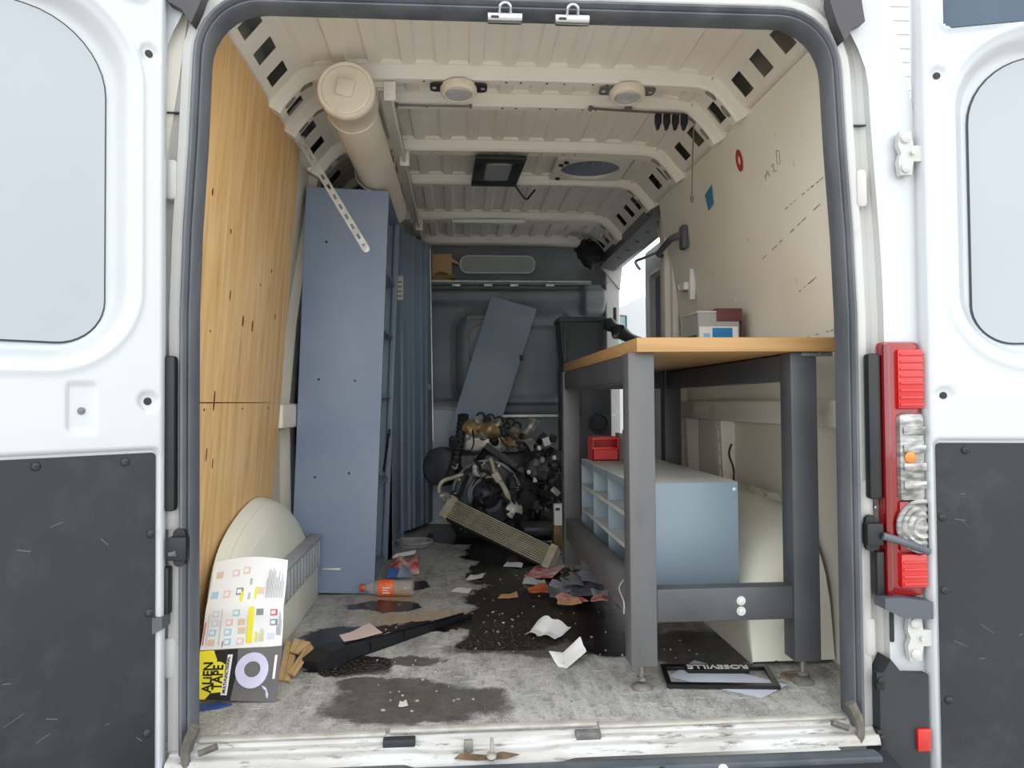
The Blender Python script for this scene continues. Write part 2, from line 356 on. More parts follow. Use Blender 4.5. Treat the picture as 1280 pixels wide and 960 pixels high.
# --- side walls
def wall(sx, name, lab, y1=3.45, y0=0):
    b = MB(); p = [(.95, 0), (.965, .3), (.965, .8), (.93, 1.15), (.86, 1.6), (.835, 1.80), (.85, 1.99), (.86, 1.99), (.92, 1.8), (1.0, 1.4), (1.0, 0)]
    b.prism([(CX + sx * x, z) for x, z in p], y1 - y0, lambda u, v, w: (u, y0 + w, v))
    w_ = struct(b.build(name, M['creamd'], smooth=0), lab)
    b = MB(); b.prism([(CX + sx * x, z) for x, z in ((.862, 2.0), (.925, 1.8), (1.004, 1.4), (1.004, -.3), (1.001, -.3), (1.001, 1.4), (.921, 1.8), (.86, 1.995))], y1 - y0 - .02, lambda u, v, w: (u, y0 + .02 + w, v)); b.build('outer_skin', M['body'], w_, smooth=30)
    return w_
wl = wall(-1, 'wall_left', 'ribbed left side wall of the van behind plywood and lockers')
for y in (1.45, 2.0, 2.5, 3.0):
    b = MB(); b.prism([(CX - x, z) for x, z in ((.955, .02), (.97, .8), (.94, 1.15), (.87, 1.6), (.83, 1.82), (.79, 1.80), (.82, 1.6), (.885, 1.15), (.915, .8), (.905, .02))], .09, lambda u, v, w: (u, y + w, v)); b.build('wall_rib', M['creamd'], wl, smooth=0)
b = MB(); b.box((CX - .97, 1.14, .70), (CX - .87, 3.4, .80), .015); b.build('belt_rail', M['creamd'], wl)
b = MB(); b.box((CX - .968, 1.2, .05), (CX - .955, 3.4, .69)); b.build('lower_skin', M['creamd'], wl, smooth=0)
b = MB(); b.prism([(CX - x, z) for x, z in ((.958, .82), (.925, 1.16), (.853, 1.62), (.83, 1.78), (.836, 1.78), (.865, 1.6), (.935, 1.15), (.968, .82))], 2.2, lambda u, v, w: (u, 1.18 + w, v)); b.build('upper_skin', M['creamd'], wl, smooth=0)

wr = wall(1, 'wall_right', 'cream painted right side wall of the van', 1.93)
# painted liner board: from the cant rail to the belt
def wx(z):   # inner face of the right wall (rel)
    P_ = [(0, .945), (.3, .96), (.8, .952), (1.15, .915), (1.6, .85), (1.80, .812)]
    for (z0, x0), (z1, x1) in zip(P_, P_[1:]):
        if z <= z1: return x0 + (x1 - x0) * (z - z0) / (z1 - z0)
    return P_[-1][1]
b = MB(); b.solid(lambda u, v: (CX + wx(.80 + .995 * v), .035 + 1.80 * u, .80 + .995 * v), 1, 20, (1, 0, 0), .012)
ln = b.build('liner_board', M['liner'], wr)
lm = mat('liner_scuff', (70, 62, 54), .8, c2=(110, 98, 82), ns=40)
def onwall(y, z, d=.0): return Vector((CX + wx(z) - d, y, z))
def bore(mb, y, z, ry, rz, n=12): mb.prism([(y + ry * math.cos(2 * math.pi * k / n), z + rz * math.sin(2 * math.pi * k / n)) for k in range(n)], .085, lambda u, v, w: (CX + wx(z) - .010 + w, u, v))
hl1, hl2 = MB(), MB()
for y, z, r in ((.14, 1.545, .008), (.41, 1.54, .007), (.66, 1.54, .007), (.90, 1.536, .007), (.52, 1.36, .004), (.08, 1.325, .004), (.75, 1.31, .004), (1.25, 1.33, .004), (.33, 1.60, .004), (.20, 1.62, .003), (.11, 1.22, .004), (.17, 1.18, .003), (.40, 1.17, .003), (.95, 1.48, .006), (.5, 1.66, .004), (1.05, 1.20, .004)):
    bore(hl1, y, z, r, r * 1.5); bore(hl2, y, z, r, r * 1.5)
# pencil lines, scuffs
for (y0, z0, y1, z1) in ((.08, 1.24, .60, 1.13), (.10, 1.41, .75, 1.30), (.09, 1.46, .52, 1.42), (.06, 1.02, .5, 1.0)):
    b = MB(); k = 14
    for i in range(k):
        if rnd.random() < .3: continue
        a = i / k; c_ = (i + rnd.uniform(.4, 1)) / k
        ya, za, yb, zb = y0 + (y1 - y0) * a, z0 + (z1 - z0) * a, y0 + (y1 - y0) * c_, z0 + (z1 - z0) * c_; w_ = rnd.uniform(.0006, .0016)
        b.poly([onwall(ya, za - w_, .0015), onwall(yb, zb - w_, .0015), onwall(yb, zb + w_, .0015), onwall(ya, za + w_, .0015)])
    b.build('scuff_line', lm, ln, smooth=0)
b = MB(); 
for k in range(60):
    y = .195 + rnd.gauss(0, .012); z = 1.335 + rnd.gauss(0, .022); w_ = rnd.uniform(.001, .004)
    b.poly([onwall(y - w_, z - w_, .0015), onwall(y + w_, z - w_, .0015), onwall(y + w_, z + w_ * 1.6, .0015), onwall(y - w_, z + w_ * 1.6, .0015)])
b.build('black_smudge', lm, ln, smooth=0)
bore(hl1, .205, 1.305, .010, .007); bore(hl2, .205, 1.305, .010, .007); cut(ln, hl1); cut(wr, hl2)
# lower body structure of the right wall
b = MB(); b.box((CX + .90, .03, .715), (CX + .965, 1.92, .80), .012); br = b.build('belt_rail', M['creamd'], wr)
b = MB()
for y in (.35, .75, .86, 1.0, 1.35, 1.6): b.cyl((CX + .88, y, .765), (CX + .95, y, .765), .006, n=10)
cut(br, b)
for y, w_ in ((1.24, .07), (.60, .045), (1.72, .12)):
    b = MB(); b.prism([(CX + x, z) for x, z in ((.97, .05), (.97, .715), (.905, .715), (.93, .05))], w_, lambda u, v, w: (u, y + w, v)); ro = b.build('wall_rib', M['cream'], wr, smooth=0)
    b = MB()
    for k in range(5): b.box((CX + .88, y + w_ * .25, .42 + k * .055), (CX + .95, y + w_ * .6, .455 + k * .055))
    cut(ro, b)
b = MB(); b.tube([(CX + .93, 1.18, .62), (CX + .915, 1.17, .58), (CX + .93, 1.16, .52), (CX + .925, 1.15, .46)], .004, 6); b.build('loose_wire', M['black'], wr)

# --- bulkhead behind the seats
def bulkf(u, v):
    x = -.98 + 1.835 * u; z = 1.62 * v; y = 3.42
    # raised frame of rounded hexagon
    def ringd(cx, cz, hx, hz, r):
        qx = abs(x - cx) - hx + r; qz = abs(z - cz) - hz + r
        return math.hypot(max(qx, 0), max(qz, 0)) + min(max(qx, qz), 0) - r
    d1 = ringd(.20, 1.10, .40, .32, .14); y += .035 * sm(.05, .0, abs(d1) - .0) - .05 * sm(.015, -.015, d1)
    d2 = ringd(.20, 1.08, .30, .24, .05); y += .022 * sm(.010, -.010, d2)
    y -= .045 * sm(.62, .66, z) * sm(.80, .76, z) * 0
    y -= .05 * (sm(.70, .73, z) - sm(.80, .83, z))
    y -= .04 * sm(1.45, 1.52, z) - .07 * sm(1.565, 1.60, z)
    # vertical corner moulding
    d3 = ringd(.765, 1.52, .085, .11, .04); y -= .05 * sm(.02, -.02, d3)
    y += .012 * math.sin(x * 24) * sm(.55, .35, z) * sm(.02, .1, z)
    return (CX + x, y, z)
b = MB(); b.grid(bulkf, 150, 130); wb = struct(b.build('wall_back', M['bulk'], smooth=60), 'charcoal moulded bulkhead at the front of the load space')
b = MB(); b.box((CX - .98, 3.55, 0), (CX + .86, 3.58, 2.0)); b.build('bulkhead_skin', M['bulk'], wb, smooth=0)
b = MB(); b.box((CX - .96, 3.36, 1.615), (CX + .74, 3.56, 1.635), .006); b.build('overhead_shelf', M['bulk'], wb)
b = MB(); b.box((CX - .96, 3.352, 1.632), (CX + .74, 3.36, 1.640)); b.build('shelf_edge', M['zinc'], wb, smooth=0)
for x in (-.20, .02, .20, .45): 
    b = MB(); b.box((x, 3.345, 1.600), (x + .06, 3.358, 1.618), .003); b.build('clip', M['zinc'], wb)
b = MB(); b.prism(rrect(-.14, .385, 1.715, 1.835, .05), .05, lambda u, v, w: (u, 3.48 + w, v)); pn = b.build('overhead_panel', mat('grey_overhead_panel', (170, 174, 170), .5, c2=(156, 162, 158), ns=5), wb)
b = MB(); pts = [(u, 3.478, v) for u, v in rrect(-.14, .385, 1.715, 1.835, .05)]; b.tube(pts + [pts[0]], .006, 6, smooth=False); b.build('panel_edge', mat('pale_edge', (214, 216, 210), .5), pn)
b = MB(); b.box((CX - .9, 3.40, 1.895), (CX + .72, 3.42, 1.955), .004); b.build('headliner_edge', M['creamd'], wb)
for z in (1.16, 1.30):
    b = MB(); b.lathe([(.012, 0), (.012, .004), (.008, .008), (.0005, .009)], (-.115, 3.40, z), (0, -1, 0), 12, False); b.build('bolt', M['zinc'], wb)
b = MB(); b.box((-.10, 3.375, 1.10), (.06, 3.385, 1.40), .003); b.build('cover_plate', mat('grey_cover_plate', (150, 150, 146), .5), wb)
# hanging chain latch and lower step of bulkhead
b = MB(); b.box((CX - .95, 3.36, .695), (CX + .9, 3.40, .712)); b.build('shelf_edge', M['zinc'], wb, smooth=0)
b = MB(); b.tube([(.66, 3.35, .70), (.662, 3.345, .62), (.66, 3.34, .5)], .006, 6); b.build('pull_cord', M['black'], wb)

# --- pillar and header round the side door opening (right)
fr = MB(); fr.box((CX + .845, 3.372, 0), (CX + .945, 3.57, 1.74), .01)
fr.prism([(.76, 1.80), (.945, 1.58), (.97, 1.80)], .17, lambda u, v, w: (CX + u, 3.362 + w, v))
dp = struct(fr.build('trim_1', M['jamb'], smooth=0), 'white front pillar of the side door opening')
b = MB(); b.prism(rrect(CX + .895, CX + .92, 1.30, 1.46, .012), .12, lambda u, v, w: (u, 3.34 + w, v)); cut(dp, b)
fr = MB(); fr.prism([(.80, 1.74), (.80, 1.84), (.86, 1.99), (.94, 1.99), (.965, 1.74), (.90, 1.71)], 1.5, lambda u, v, w: (CX + u, 1.9 + w, v))
hd = struct(fr.build('trim_2', M['greyplate'], smooth=0), 'grey perforated header beam over the side door')
b = MB()
for y in (1.98, 2.2, 2.45, 2.7, 2.95): b.cyl((CX + .842, y, 1.69), (CX + .862, y, 1.77), .015, n=10)
b.cyl((CX + .78, 1.99, 1.79), (CX + .85, 1.99, 1.79), .03, n=14)
cut(hd, b)
# rear edge pillar of the side opening
fr = MB(); fr.box((CX + .84, 1.84, 0), (CX + 1.0, 1.93, 1.78), .012)
fr.box((CX + .868, 1.80, .8), (CX + .90, 1.86, 1.70), .006)
fr.prism([(1.92, 1.2), (1.94, 1.45), (2.0, 1.62), (2.12, 1.74), (1.92, 1.76)], .05, lambda u, v, w: (CX + .87 + w, u, v))
struct(fr.build('trim_3', M['creamd'], smooth=30), 'cream rear pillar of the side door opening')

# ================================================================== REAR OPENING, DOORS, BODY CORNERS
X0, X1, ZT = -.790, .818, 1.768           # clear opening
def opening_path(z0=-.02, rt_=.13):
    pts = []
    def add(x, z, nx, nz): pts.append(((x, 0, z), (nx, 0, nz), (0, 1, 0)))
    for k in range(9): add(X0 + .03 * sm(1.0, 1.7, z0 + (ZT - rt_ - z0) * k / 8), z0 + (ZT - rt_ - z0) * k / 8, -1, 0)
    for k in range(1, 8): a = R(180 - 90 * k / 8); add(X0 + .03 + rt_ + rt_ * math.cos(a), ZT - rt_ + rt_ * math.sin(a), math.cos(a), math.sin(a))
    for k in range(9): add(X0 + .03 + rt_ + (X1 - X0 - .06 - 2 * rt_) * k / 8, ZT, 0, 1)
    for k in range(1, 8): a = R(90 - 90 * k / 8); add(X1 - .03 - rt_ + rt_ * math.cos(a), ZT - rt_ + rt_ * math.sin(a), math.cos(a), math.sin(a))
    for k in range(9): z = ZT - rt_ - (ZT - rt_ - z0) * k / 8; add(X1 - .03 * sm(1.0, 1.7, z), z, 1, 0)
    return pts
PATH = opening_path()
b = MB(); b.sweep(PATH, [(.014, .05), (.006, .045), (0, .02), (0, -.02), (.004, -.030), (.009, -.028), (.012, -.021), (.015, -.028), (.019, -.037), (.024, -.038), (.028, -.032), (.030, -.02), (.030, .02), (.014, .05)])
struct(b.build('trim_4', M['rubber'], smooth=30), 'grey ribbed rubber seal round the rear opening')
b = MB(); b.sweep(PATH, [(.024, .02), (.027, -.012), (.040, -.018), (.058, -.016), (.066, .004), (.086, .008), (.098, -.002), (.103, -.026)])
jam = struct(b.build('trim_5', M['jamb'], smooth=30), 'white stamped door jamb round the rear opening')
# body corners outside the jamb
def outer_x(z): return 1.0 if z < 1.4 else (1.0 - .08 * (z - 1.4) / .4 if z < 1.8 else .92 - .06 * (z - 1.8) / .19)
for sx, xi in ((-1, X0 - .100), (1, X1 + .100)):
    b = MB()
    def ff(u, v, sx=sx, xi=xi):
        z = -.02 + 1.96 * v; xo = CX + sx * (outer_x(z) + .005); xin = xi - sx * .03 * sm(1.0, 1.7, z)
        if z > 1.64: xin -= sx * .13 * sm(1.60, 1.95, z)
        return (xin + (xo - xin) * min(1, u * 1.25), (-.026 + .0 * u) + (.06 * max(0, u * 5 - 4) ** 2), z)
    b.grid(ff, 10, 40); b.build('body_corner', M['body'], jam, smooth=50)
    # vertical swage, seam and dimple in the jamb
    for zz in (1.505, .62):
        b = MB(); x = xi + -sx * .045; b.box((x - .03, -.006, zz), (x + .03, .006, zz + .003)); b.build('panel_seam', M['gasket'], jam, smooth=0)
    for zz in (.20, .55, 1.34):
        b = MB(); xx = xi - sx * .046; b.box((xx - .016, -.022, zz - .05), (xx + .016, .004, zz + .05), .012); b.build('jamb_boss', M['jamb'], jam)
    for zz in (.553, .525):
        b = MB(); b.lathe([(.005, 0), (.005, .004), (.0005, .005)], (xi - sx * .02, -.006, zz), (0, -1, 0), 8, False); b.build('stud', M['zinc'], jam)
# header panel above opening
b = MB(); b.box((X0 - .02, -.012, ZT + .098), (X1 + .02, .02, 1.99), .004); b.build('header_panel', M['jamb'], jam)
for sx, x in ((-1, X0 + .035), (1, X1 - .035)):
    b = MB(); b.prism([(x + sx * u, v) for u, v in ((-.005, 1.80), (.012, 1.745), (.030, 1.703), (.040, 1.712), (.052, 1.735), (.085, 1.752), (.078, 1.80), (.070, 1.88), (.0, 1.88))], .035, lambda u, v, w: (u, -.055 + w, v))
    b.build('corner_cap', M['black'] if 0 else mat('dark_grey_cap', (62, 60, 62), .5), jam)
# chrome striker hooks under the header
for i, x in enumerate((-.04, .127)):
    b = MB(); b.cyl((x - .042, -.03, 1.748), (x + .042, -.03, 1.748), .012, n=14); b.box((x - .042, -.032, 1.735), (x + .042, -.02, 1.748), .003); so_ = b.build('striker_plate', M['metal'], jam)
    b = MB(); b.tube([(x - .013, -.035, 1.752), (x - .013, -.048, 1.766), (x - .006, -.05, 1.774), (x + .006, -.05, 1.774), (x + .013, -.048, 1.766), (x + .013, -.035, 1.752)], .0035, 8); b.build('striker_loop', M['metal'], so_)
    b = MB(); b.prism(rrect(x - .035, x - .015, 1.741, 1.747, .003), .002, lambda u, v, w: (u, -.0435 + w, v)); b.build('striker_slot_shade', M['black'], so_)  # black patch painted in as the shade of a slot

# sill
def sillf(u, v):
    x = X0 - .05 + (X1 - X0 + .10) * u; dip = sm(-.30, -.20, x) - sm(.0, .12, x)
    pr = [(0, -.004), (-.006, -.006), (-.012, -.016), (-.030, -.018), (-.034, -.024), (-.056, -.027), (-.062, -.034), (-.066, -.047 - .020 * dip)]
    t = v * (len(pr) - 1); i = min(int(t), len(pr) - 2); f_ = t - i
    y = pr[i][0] + (pr[i + 1][0] - pr[i][0]) * f_; z = pr[i][1] + (pr[i + 1][1] - pr[i][1]) * f_
    return (x, y + .012 * dip * sm(.2, .5, v) * (1 - sm(.8, 1, v)), z - .012 * dip * sm(.2, .5, v))
b = MB(); b.grid(sillf, 90, 21); sill = struct(b.build('trim_6', M['sillp'], smooth=50), 'scuffed white rear door sill')
for x0, x1, z in ((X0 + .01, -.34, .004), (-.33, .175, .010), (.18, X1 - .01, .003)):
    b = MB(); b.box((x0, -.012, z - .008), (x1, .012, z), .003); b.build('threshold_strip', mat('pale_threshold', (186, 183, 176), .5, c2=(164, 158, 148), ns=20), sill)
for x0, x1 in ((-.345, -.268), (.12, .182)):
    b = MB(); b.box((x0, -.034, -.022), (x1, -.008, -.004), .003); b.build('stop_block', M['bumper'] if x0 < 0 else mat('worn_grey_block', (120, 118, 114), .7, c2=(90, 88, 86), ns=30), sill)
b = MB(); b.box((-.152, -.040, -.046), (-.130, -.030, -.008), .003); b.cyl((-.141, -.044, -.032), (-.141, -.030, -.032), .006, n=10); b.build('latch_bracket', M['dullsteel'], sill)
b = MB(); b.tube([(-.085, -.040, -.004), (-.085, -.050, -.018), (-.087, -.056, -.034)], .004, 8); b.lathe([(.012, 0), (.012, .006), (.006, .009), (.0005, .009)], (-.087, -.060, -.040), (0, -.6, 1), 12, False); b.build('latch_pin', M['dullsteel'], sill)
b = MB(); b.prism([(-.175, -.042), (-.16, -.030), (-.10, -.036), (-.06, -.030), (-.02, -.038), (-.05, -.046), (-.12, -.048)], .003, lambda u, v, w: (u, -.056 - w, v)); b.build('rust_patch', mat('rust', (128, 100, 70), .9, c2=(90, 72, 54), ns=40), sill)
for sx, x in ((-1, X0 - .005), (1, X1 + .005)):      # frayed end of the seal on the sill
    b = MB(); b.tube([(x - sx * .02, -.045, .05), (x, -.05, .0), (x - sx * .005, -.055, -.05)], lambda t: .014 - .004 * t, 8); b.tube([(x - sx * .03, -.05, -.01), (x - sx * .07, -.05, .005)], .008, 8); b.build('seal_end', mat('frayed_seal', (112, 106, 96), .8, c2=(84, 80, 74), ns=40), sill)
# step bumper
t = thing('rear_bumper', 'black plastic rear step bumper below the white sill', 'bumper', (CX, -.15, -.58))
b = MB(); b.prism([(-.064, -.060), (-.11, -.066), (-.30, -.085), (-.32, -.13), (-.32, -.32), (-.06, -.34)], 1.70, lambda u, v, w: (CX - .85 + w, u, v)); b.build('step', M['bumper'], t, smooth=0)
b = MB(); b.box((X0 - .03, -.112, -.078), (X1 + .03, -.067, -.052), .006); b.build('step_edge', mat('charcoal_step_edge', (66, 72, 80), .5, c2=(84, 88, 94), ns=14), t)
for x, m_ in ((-.76, M['zinc']), (-.25, M['black']), (.31, M['black']), (.455, M['white'])):
    b = MB(); b.lathe([(.012, 0), (.012, .003), (.006, .005), (.0005, .005)], (x, -.1115, -.066), (0, -1, 0), 12, False); b.build('push_rivet', m_, t)
b = MB(); b.prism([(.875, -.50), (.875, .105), (.905, .155), (.935, .118), (1.0, .115), (1.0, -.5)], .17, lambda u, v, w: (u, -.052 + w * .4, v)); b.build('corner_cover', M['bumper'], t, smooth=20)
for z in (.105, -.035):
    b = MB(); b.box((.865, -.055, z - .025), (.888, -.04, z + .02), .004); b.lathe([(.009, 0), (.009, .004), (.004, .006), (.0005, .006)], (.876, -.055, z), (0, -1, 0), 12, False); b.build('cover_clip', M['black'], t)
redm = mat('red_reflector', (180, 16, 12), .25, c2=(196, 30, 20), ns=60, coat=.5)
b = MB(); b.box((.965, -.062, -.07), (1.0, -.050, -.015), .004); b.build('reflector', redm, t)

# --- tail lights
def tail_light(sx, xi, label):
    xo = xi + sx * .104; t = thing('tail_light', label, 'tail light', (xi, -.03, .30), group=None)
    def bx(name, a, c_, z0, z1, y0, y1, m_, bev=.006, par=t): 
        b = MB(); b.box((min(a, c_), y0, z0), (max(a, c_), y1, z1), bev); return b.build(name, m_, par)
    red = M.setdefault('redlens', mat('red_lamp_lens', (150, 8, 12), .18, c2=(120, 4, 8), ns=3, coat=.6))
    hous = bx('housing', xi, xo, .305, .945, -.045, -.01, red, .012)
    b = MB(); b.box((min(xi, xi + sx * .02), -.056, .31), (max(xi, xi + sx * .02), -.03, .94), .008); b.build('edge_lens', M.setdefault('redlens2', mat('deep_red_lens', (112, 4, 8), .15, coat=.7)), t)
    br_ = M.setdefault('redbright', mat('bright_red_lens', (186, 20, 18), .2, coat=.5))
    for z0, z1 in ((.775, .925), (.33, .415)):
        bx('brake_lens', xi + sx * .036, xo, z0, z1, -.058, -.03, br_, .006)
        for k in range(int((z1 - z0) / .018)):
            bx('lens_rib', xi + sx * .040, xo, z0 + .006 + k * .018, z0 + .014 + k * .018, -.061, -.05, br_, .003)
    cl = M.setdefault('clearlens', mat('clear_lamp_lens', (176, 175, 170), .12, .35, c2=(104, 104, 101), ns=26, stretch=(1, 1, 3)))
    bx('indicator_lens', xi + sx * .036, xo, .545, .765, -.060, -.03, cl, .012)
    for k in range(4): bx('lens_rib', xi + sx * .044, xo, .575 + k * .045, .597 + k * .045, -.0645, -.055, cl, .005)
    b = MB(); b.lathe([(.014, 0), (.014, .004), (.008, .010), (.0005, .012)], (xi + sx * .060, -.062, .655), (0, -1, 0), 14, False); b.build('amber_bulb', mat('amber_bulb', (232, 130, 50), .3), t)
    bx('reverse_surround', xi + sx * .036, xo, .42, .545, -.054, -.03, br_ if 0 else M['redlens'], .006)
    b = MB(); 
    prof = [(.068, 0), (.068, .006), (.060, .010), (.052, .006), (.045, .009), (.037, .005), (.029, .010), (.020, .006), (.012, .010), (.0005, .010)]
    b.lathe(prof, (xi + sx * .094, -.052, .483), (0, -1, 0), 28, False)
    for v in b.bm.verts: v.co.x = min(v.co.x, xo) if sx > 0 else max(v.co.x, xo)
    b.build('reverse_lens', cl, t)
    bx('gap_strip', xi - sx * .035, xi - sx * .001, .55, .915, -.048, -.02, M['black'], .008)
    bx('gap_strip', xi - sx * .022, xi - sx * .001, .31, .42, -.048, -.02, M['black'], .004)
    b = MB(); b.prism([(xi - sx * .018, .312), (xi - sx * .018, .285), (xi + sx * .03, .262), (xo, .258), (xo, .300), (xi + sx * .03, .312)], .05, lambda u, v, w: (u, -.075 + w, v)); b.build('lower_trim', mat('grey_lamp_trim', (76, 80, 86), .5), t, smooth=0)
    return t
tail_light(1, .898, 'red and clear tail light on the body corner by the side wall with the workbench')
tail_light(-1, -.858, 'tail light mostly hidden behind the rear door beside the plywood')

# --- doors
def make_door(name, sx, hx, th, label):
    t_ = R(th); d = Vector((math.cos(t_) * -sx, -math.sin(t_), 0)); n = Vector((math.sin(t_) * -sx, math.cos(t_), 0)); H = Vector((hx, -.06, 0))
    P = lambda u, z, w=0: H + d * u + Vector((0, 0, z)) + n * w
    def rd(u, z, u0, u1, z0, z1, r):
        qx = abs(u - (u0 + u1) / 2) - (u1 - u0) / 2 + r; qz = abs(z - (z0 + z1) / 2) - (z1 - z0) / 2 + r
        return math.hypot(max(qx, 0), max(qz, 0)) + min(max(qx, qz), 0) - r
    WIN = (.122, .70, .935, 1.655, .13); LOW = (.020, .755, -.30, .695, .012); TOP = (.062, .72, 1.735, 1.95, .018)
    def hf(u, z):
        w = 0
        dw = rd(u, z, *WIN); w -= .040 * sm(.062, .004, dw); w += .005 * sm(.075, .06, dw) * sm(.045, .06, dw)
        w -= .006 * sm(.024, .018, dw)
        w += .006 * (sm(.028, .036, dw) - sm(.040, .05, dw))
        dl = rd(u, z, *LOW); w -= .012 * sm(.008, .002, dl)
        dt = rd(u, z, *TOP); w += .006 * sm(.02, .012, dt) - .03 * sm(.006, .0, dt)
        for (cu, cz, r) in ((.042, 1.613, .022), (.042, .808, .024), (.70, 1.613, .022), (.70, .808, .024)):
            q = math.hypot(u - cu, z - cz); w -= .007 * sm(r, r * .75, q)
        w -= .006 * sm(.004, .0, rd(u, z, .155, .205, .745, .845, .004)) * (1 if sx < 0 else 0)
        w -= .02 * sm(.02, -.004, u) ** 2
        return w
    us = sorted(set([round(-.004 + .006 * i, 4) for i in range(40)] + [round(.236 + .02 * i, 4) for i in range(24)] + [.70, .72, .74, .76, .775]))
    nz = 330; zs = [-.32 + (1.90 + .32) * j / nz for j in range(nz + 1)]
    b = MB(); V = [[b.bm.verts.new(P(u, z, hf(u, z))) for z in zs] for u in us]
    for i in range(len(us) - 1):
        for j in range(nz): b.bm.faces.new((V[i][j], V[i + 1][j], V[i + 1][j + 1], V[i][j + 1]))
    # rim edge and outer skin
    for u in (us[0], us[-1]):
        k = us.index(u); pr = [b.bm.verts.new(P(u, z, -.055)) for z in zs]
        for j in range(nz): b.bm.faces.new((V[k][j], V[k][j + 1], pr[j + 1], pr[j]))
    b.poly([P(us[0], zs[0], -.055), P(us[-1], zs[0], -.055), P(us[-1], zs[-1], -.055), P(us[0], zs[-1], -.055)])
    bmesh.ops.remove_doubles(b.bm, verts=b.bm.verts, dist=1e-6)
    do = struct(b.build(name, M['body'], smooth=60), label)
    f = lambda off: (lambda u, v, w: tuple(P(u, v, off + w)))
    b = MB(); b.prism(rrect(.121, .701, .934, 1.656, [.10, .16, .16, .10], 10), .010, f(-.052)); b.build('window_gasket', M['gasket'], do)
    b = MB(); b.prism(rrect(.125, .697, .938, 1.652, [.097, .157, .157, .097], 10), .0125, f(-.052)); b.build('window_panel', M['winpanel'], do)
    b = MB(); b.prism(rrect(.023, .752, -.30, .690, .010, 4), .006, f(-.013)); lp = b.build('lower_board', M['doorpanel'], do)
    spots = [(.09, .672), (.265, .674), (.45, .674), (.63, .674), (.034, .505), (.036, .325), (.040, .055), (.3, .055), (.74, .5), (.74, .3)]
    for u, z in spots:
        b = MB(); b.lathe([(.010, 0), (.0095, .003), (.006, .006), (.003, .0065), (.0028, .005), (.0005, .005)], P(u, z, -.007), n, 14, False); b.build('screw_cap', M['bumper'], lp)
    sc_ = mat('pale_scratch', (92, 97, 102), .6)
    rs = random.Random(11 + sx)
    for k in range(16):
        u, z, a, l_ = rs.uniform(.05, .5), rs.uniform(-.05, .62), rs.uniform(-.9, .9), rs.uniform(.008, .04); du, dz = l_ * math.cos(a), l_ * math.sin(a)
        b = MB(); b.poly([P(u, z, -.0064), P(u + du, z + dz, -.0064), P(u + du - .0008, z + dz + .0014, -.0064), P(u - .0004, z + .0016, -.0064)]); b.build('scratch', sc_, lp, smooth=0)
    for u, z in ((.042, 1.613), (.042, .808)):
        b = MB(); b.lathe([(.009, 0), (.009, .001), (.0005, .0015)], P(u, z, -.0068), n, 14, False); b.build('recess_disc', M['black'], do)  # black disc stands in for a shaded hole in each dimple
    if sx < 0:
        b = MB(); b.lathe([(.008, 0), (.008, .003), (.0005, .005)], P(.18, .788, -.006), n, 12, False); b.build('recess_disc', M['greyplate'], do)
    b = MB(); b.prism(rrect(.066, .716, 1.739, 1.89, .016), .006, f(-.026)); b.build('upper_glass', mat('tinted_glass', (52, 68, 86), .12, c2=(66, 82, 98), ns=2), do)
    return do, P, n
D1, P1, n1 = make_door('door_1', -1, -.835, 138, 'open white rear door hinged beside the plywood side')
D2, P2, n2 = make_door('door_2', 1, 1.004, 165, 'open white rear door hinged beside the tail light')
# hinges on the right (visible), tucked behind left
for z in (1.42, .205):
    b = MB(); b.prism([(.955, z + .055), (.985, z + .055), (.99, z + .02), (1.025, z + .02), (1.025, z - .02), (.99, z - .02), (.985, z - .055), (.955, z - .055), (.950, z - .02), (.958, z), (.950, z + .02)], .016, lambda u, v, w: (u, -.052 + w, v)); b.build('hinge', M['jamb'], D2)
    for q in (-.038, 0, .038):
        b = MB(); b.lathe([(.013 if q else .006, 0), (.013 if q else .006, .006), (.006, .010), (.0005, .010)], (.968 if q else .985, -.052, z + q), (0, -1, 0), 12, False); b.build('hinge_bolt', M['jamb'], D2)
b = MB(); b.prism(rrect(.917, .928, .19, .265, .005), .003, lambda u, v, w: (u, -.030 + w, v)); b.build('hole_shade', M['black'], jam)  # black slip laid on the jamb as the shade inside a slot
# check straps
for sx, x, P_ in ((-1, -.815, None), (1, .868, 1)):
    b = MB(); b.prism(rrect(x - .014, x + .014, .42, .51, .013), .012, lambda u, v, w: (u, -.040 + w, v)); b.box((x - .020, -.058, .437), (x + .022, -.03, .492), .004); ck = b.build('check_strap_bracket', M['black'], jam)
    b = MB()
    if sx > 0: b.tube([(.885, -.062, .462), (.94, -.072, .445), (.998, -.068, .422)], .0095, 10)
    else: b.tube([(-.815, -.052, .455), (-.832, -.050, .452)], .009, 10)
    b.build('check_strap', M['rubber'], ck)

# ================================================================== FITTINGS AND FURNITURE
def wood_mat(name, c, c2, c3, st=(9, 9, .8), sc=3):
    m = mat(name, c, .5, c2=c2, ns=sc, stretch=st, dirt=c3, dscale=sc * 1.7, dlo=.56, dhi=.78, detail=8, bump=.04, bscale=20); return m
M['ply'] = wood_mat('plywood_face', (234, 198, 142), (218, 170, 106), (182, 124, 66), (8, 8, .45), 3.6)
M['butcher'] = wood_mat('maple_benchtop', (180, 142, 92), (166, 126, 76), (144, 102, 58), (1.2, 9, 30), 2.5)
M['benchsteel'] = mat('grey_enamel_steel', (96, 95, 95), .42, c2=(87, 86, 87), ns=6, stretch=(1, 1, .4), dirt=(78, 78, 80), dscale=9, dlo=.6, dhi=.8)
M['benchdark'] = mat('charcoal_enamel_steel', (76, 77, 80), .45, c2=(66, 67, 70), ns=6, dirt=(120, 120, 120), dscale=14, dlo=.68, dhi=.8)
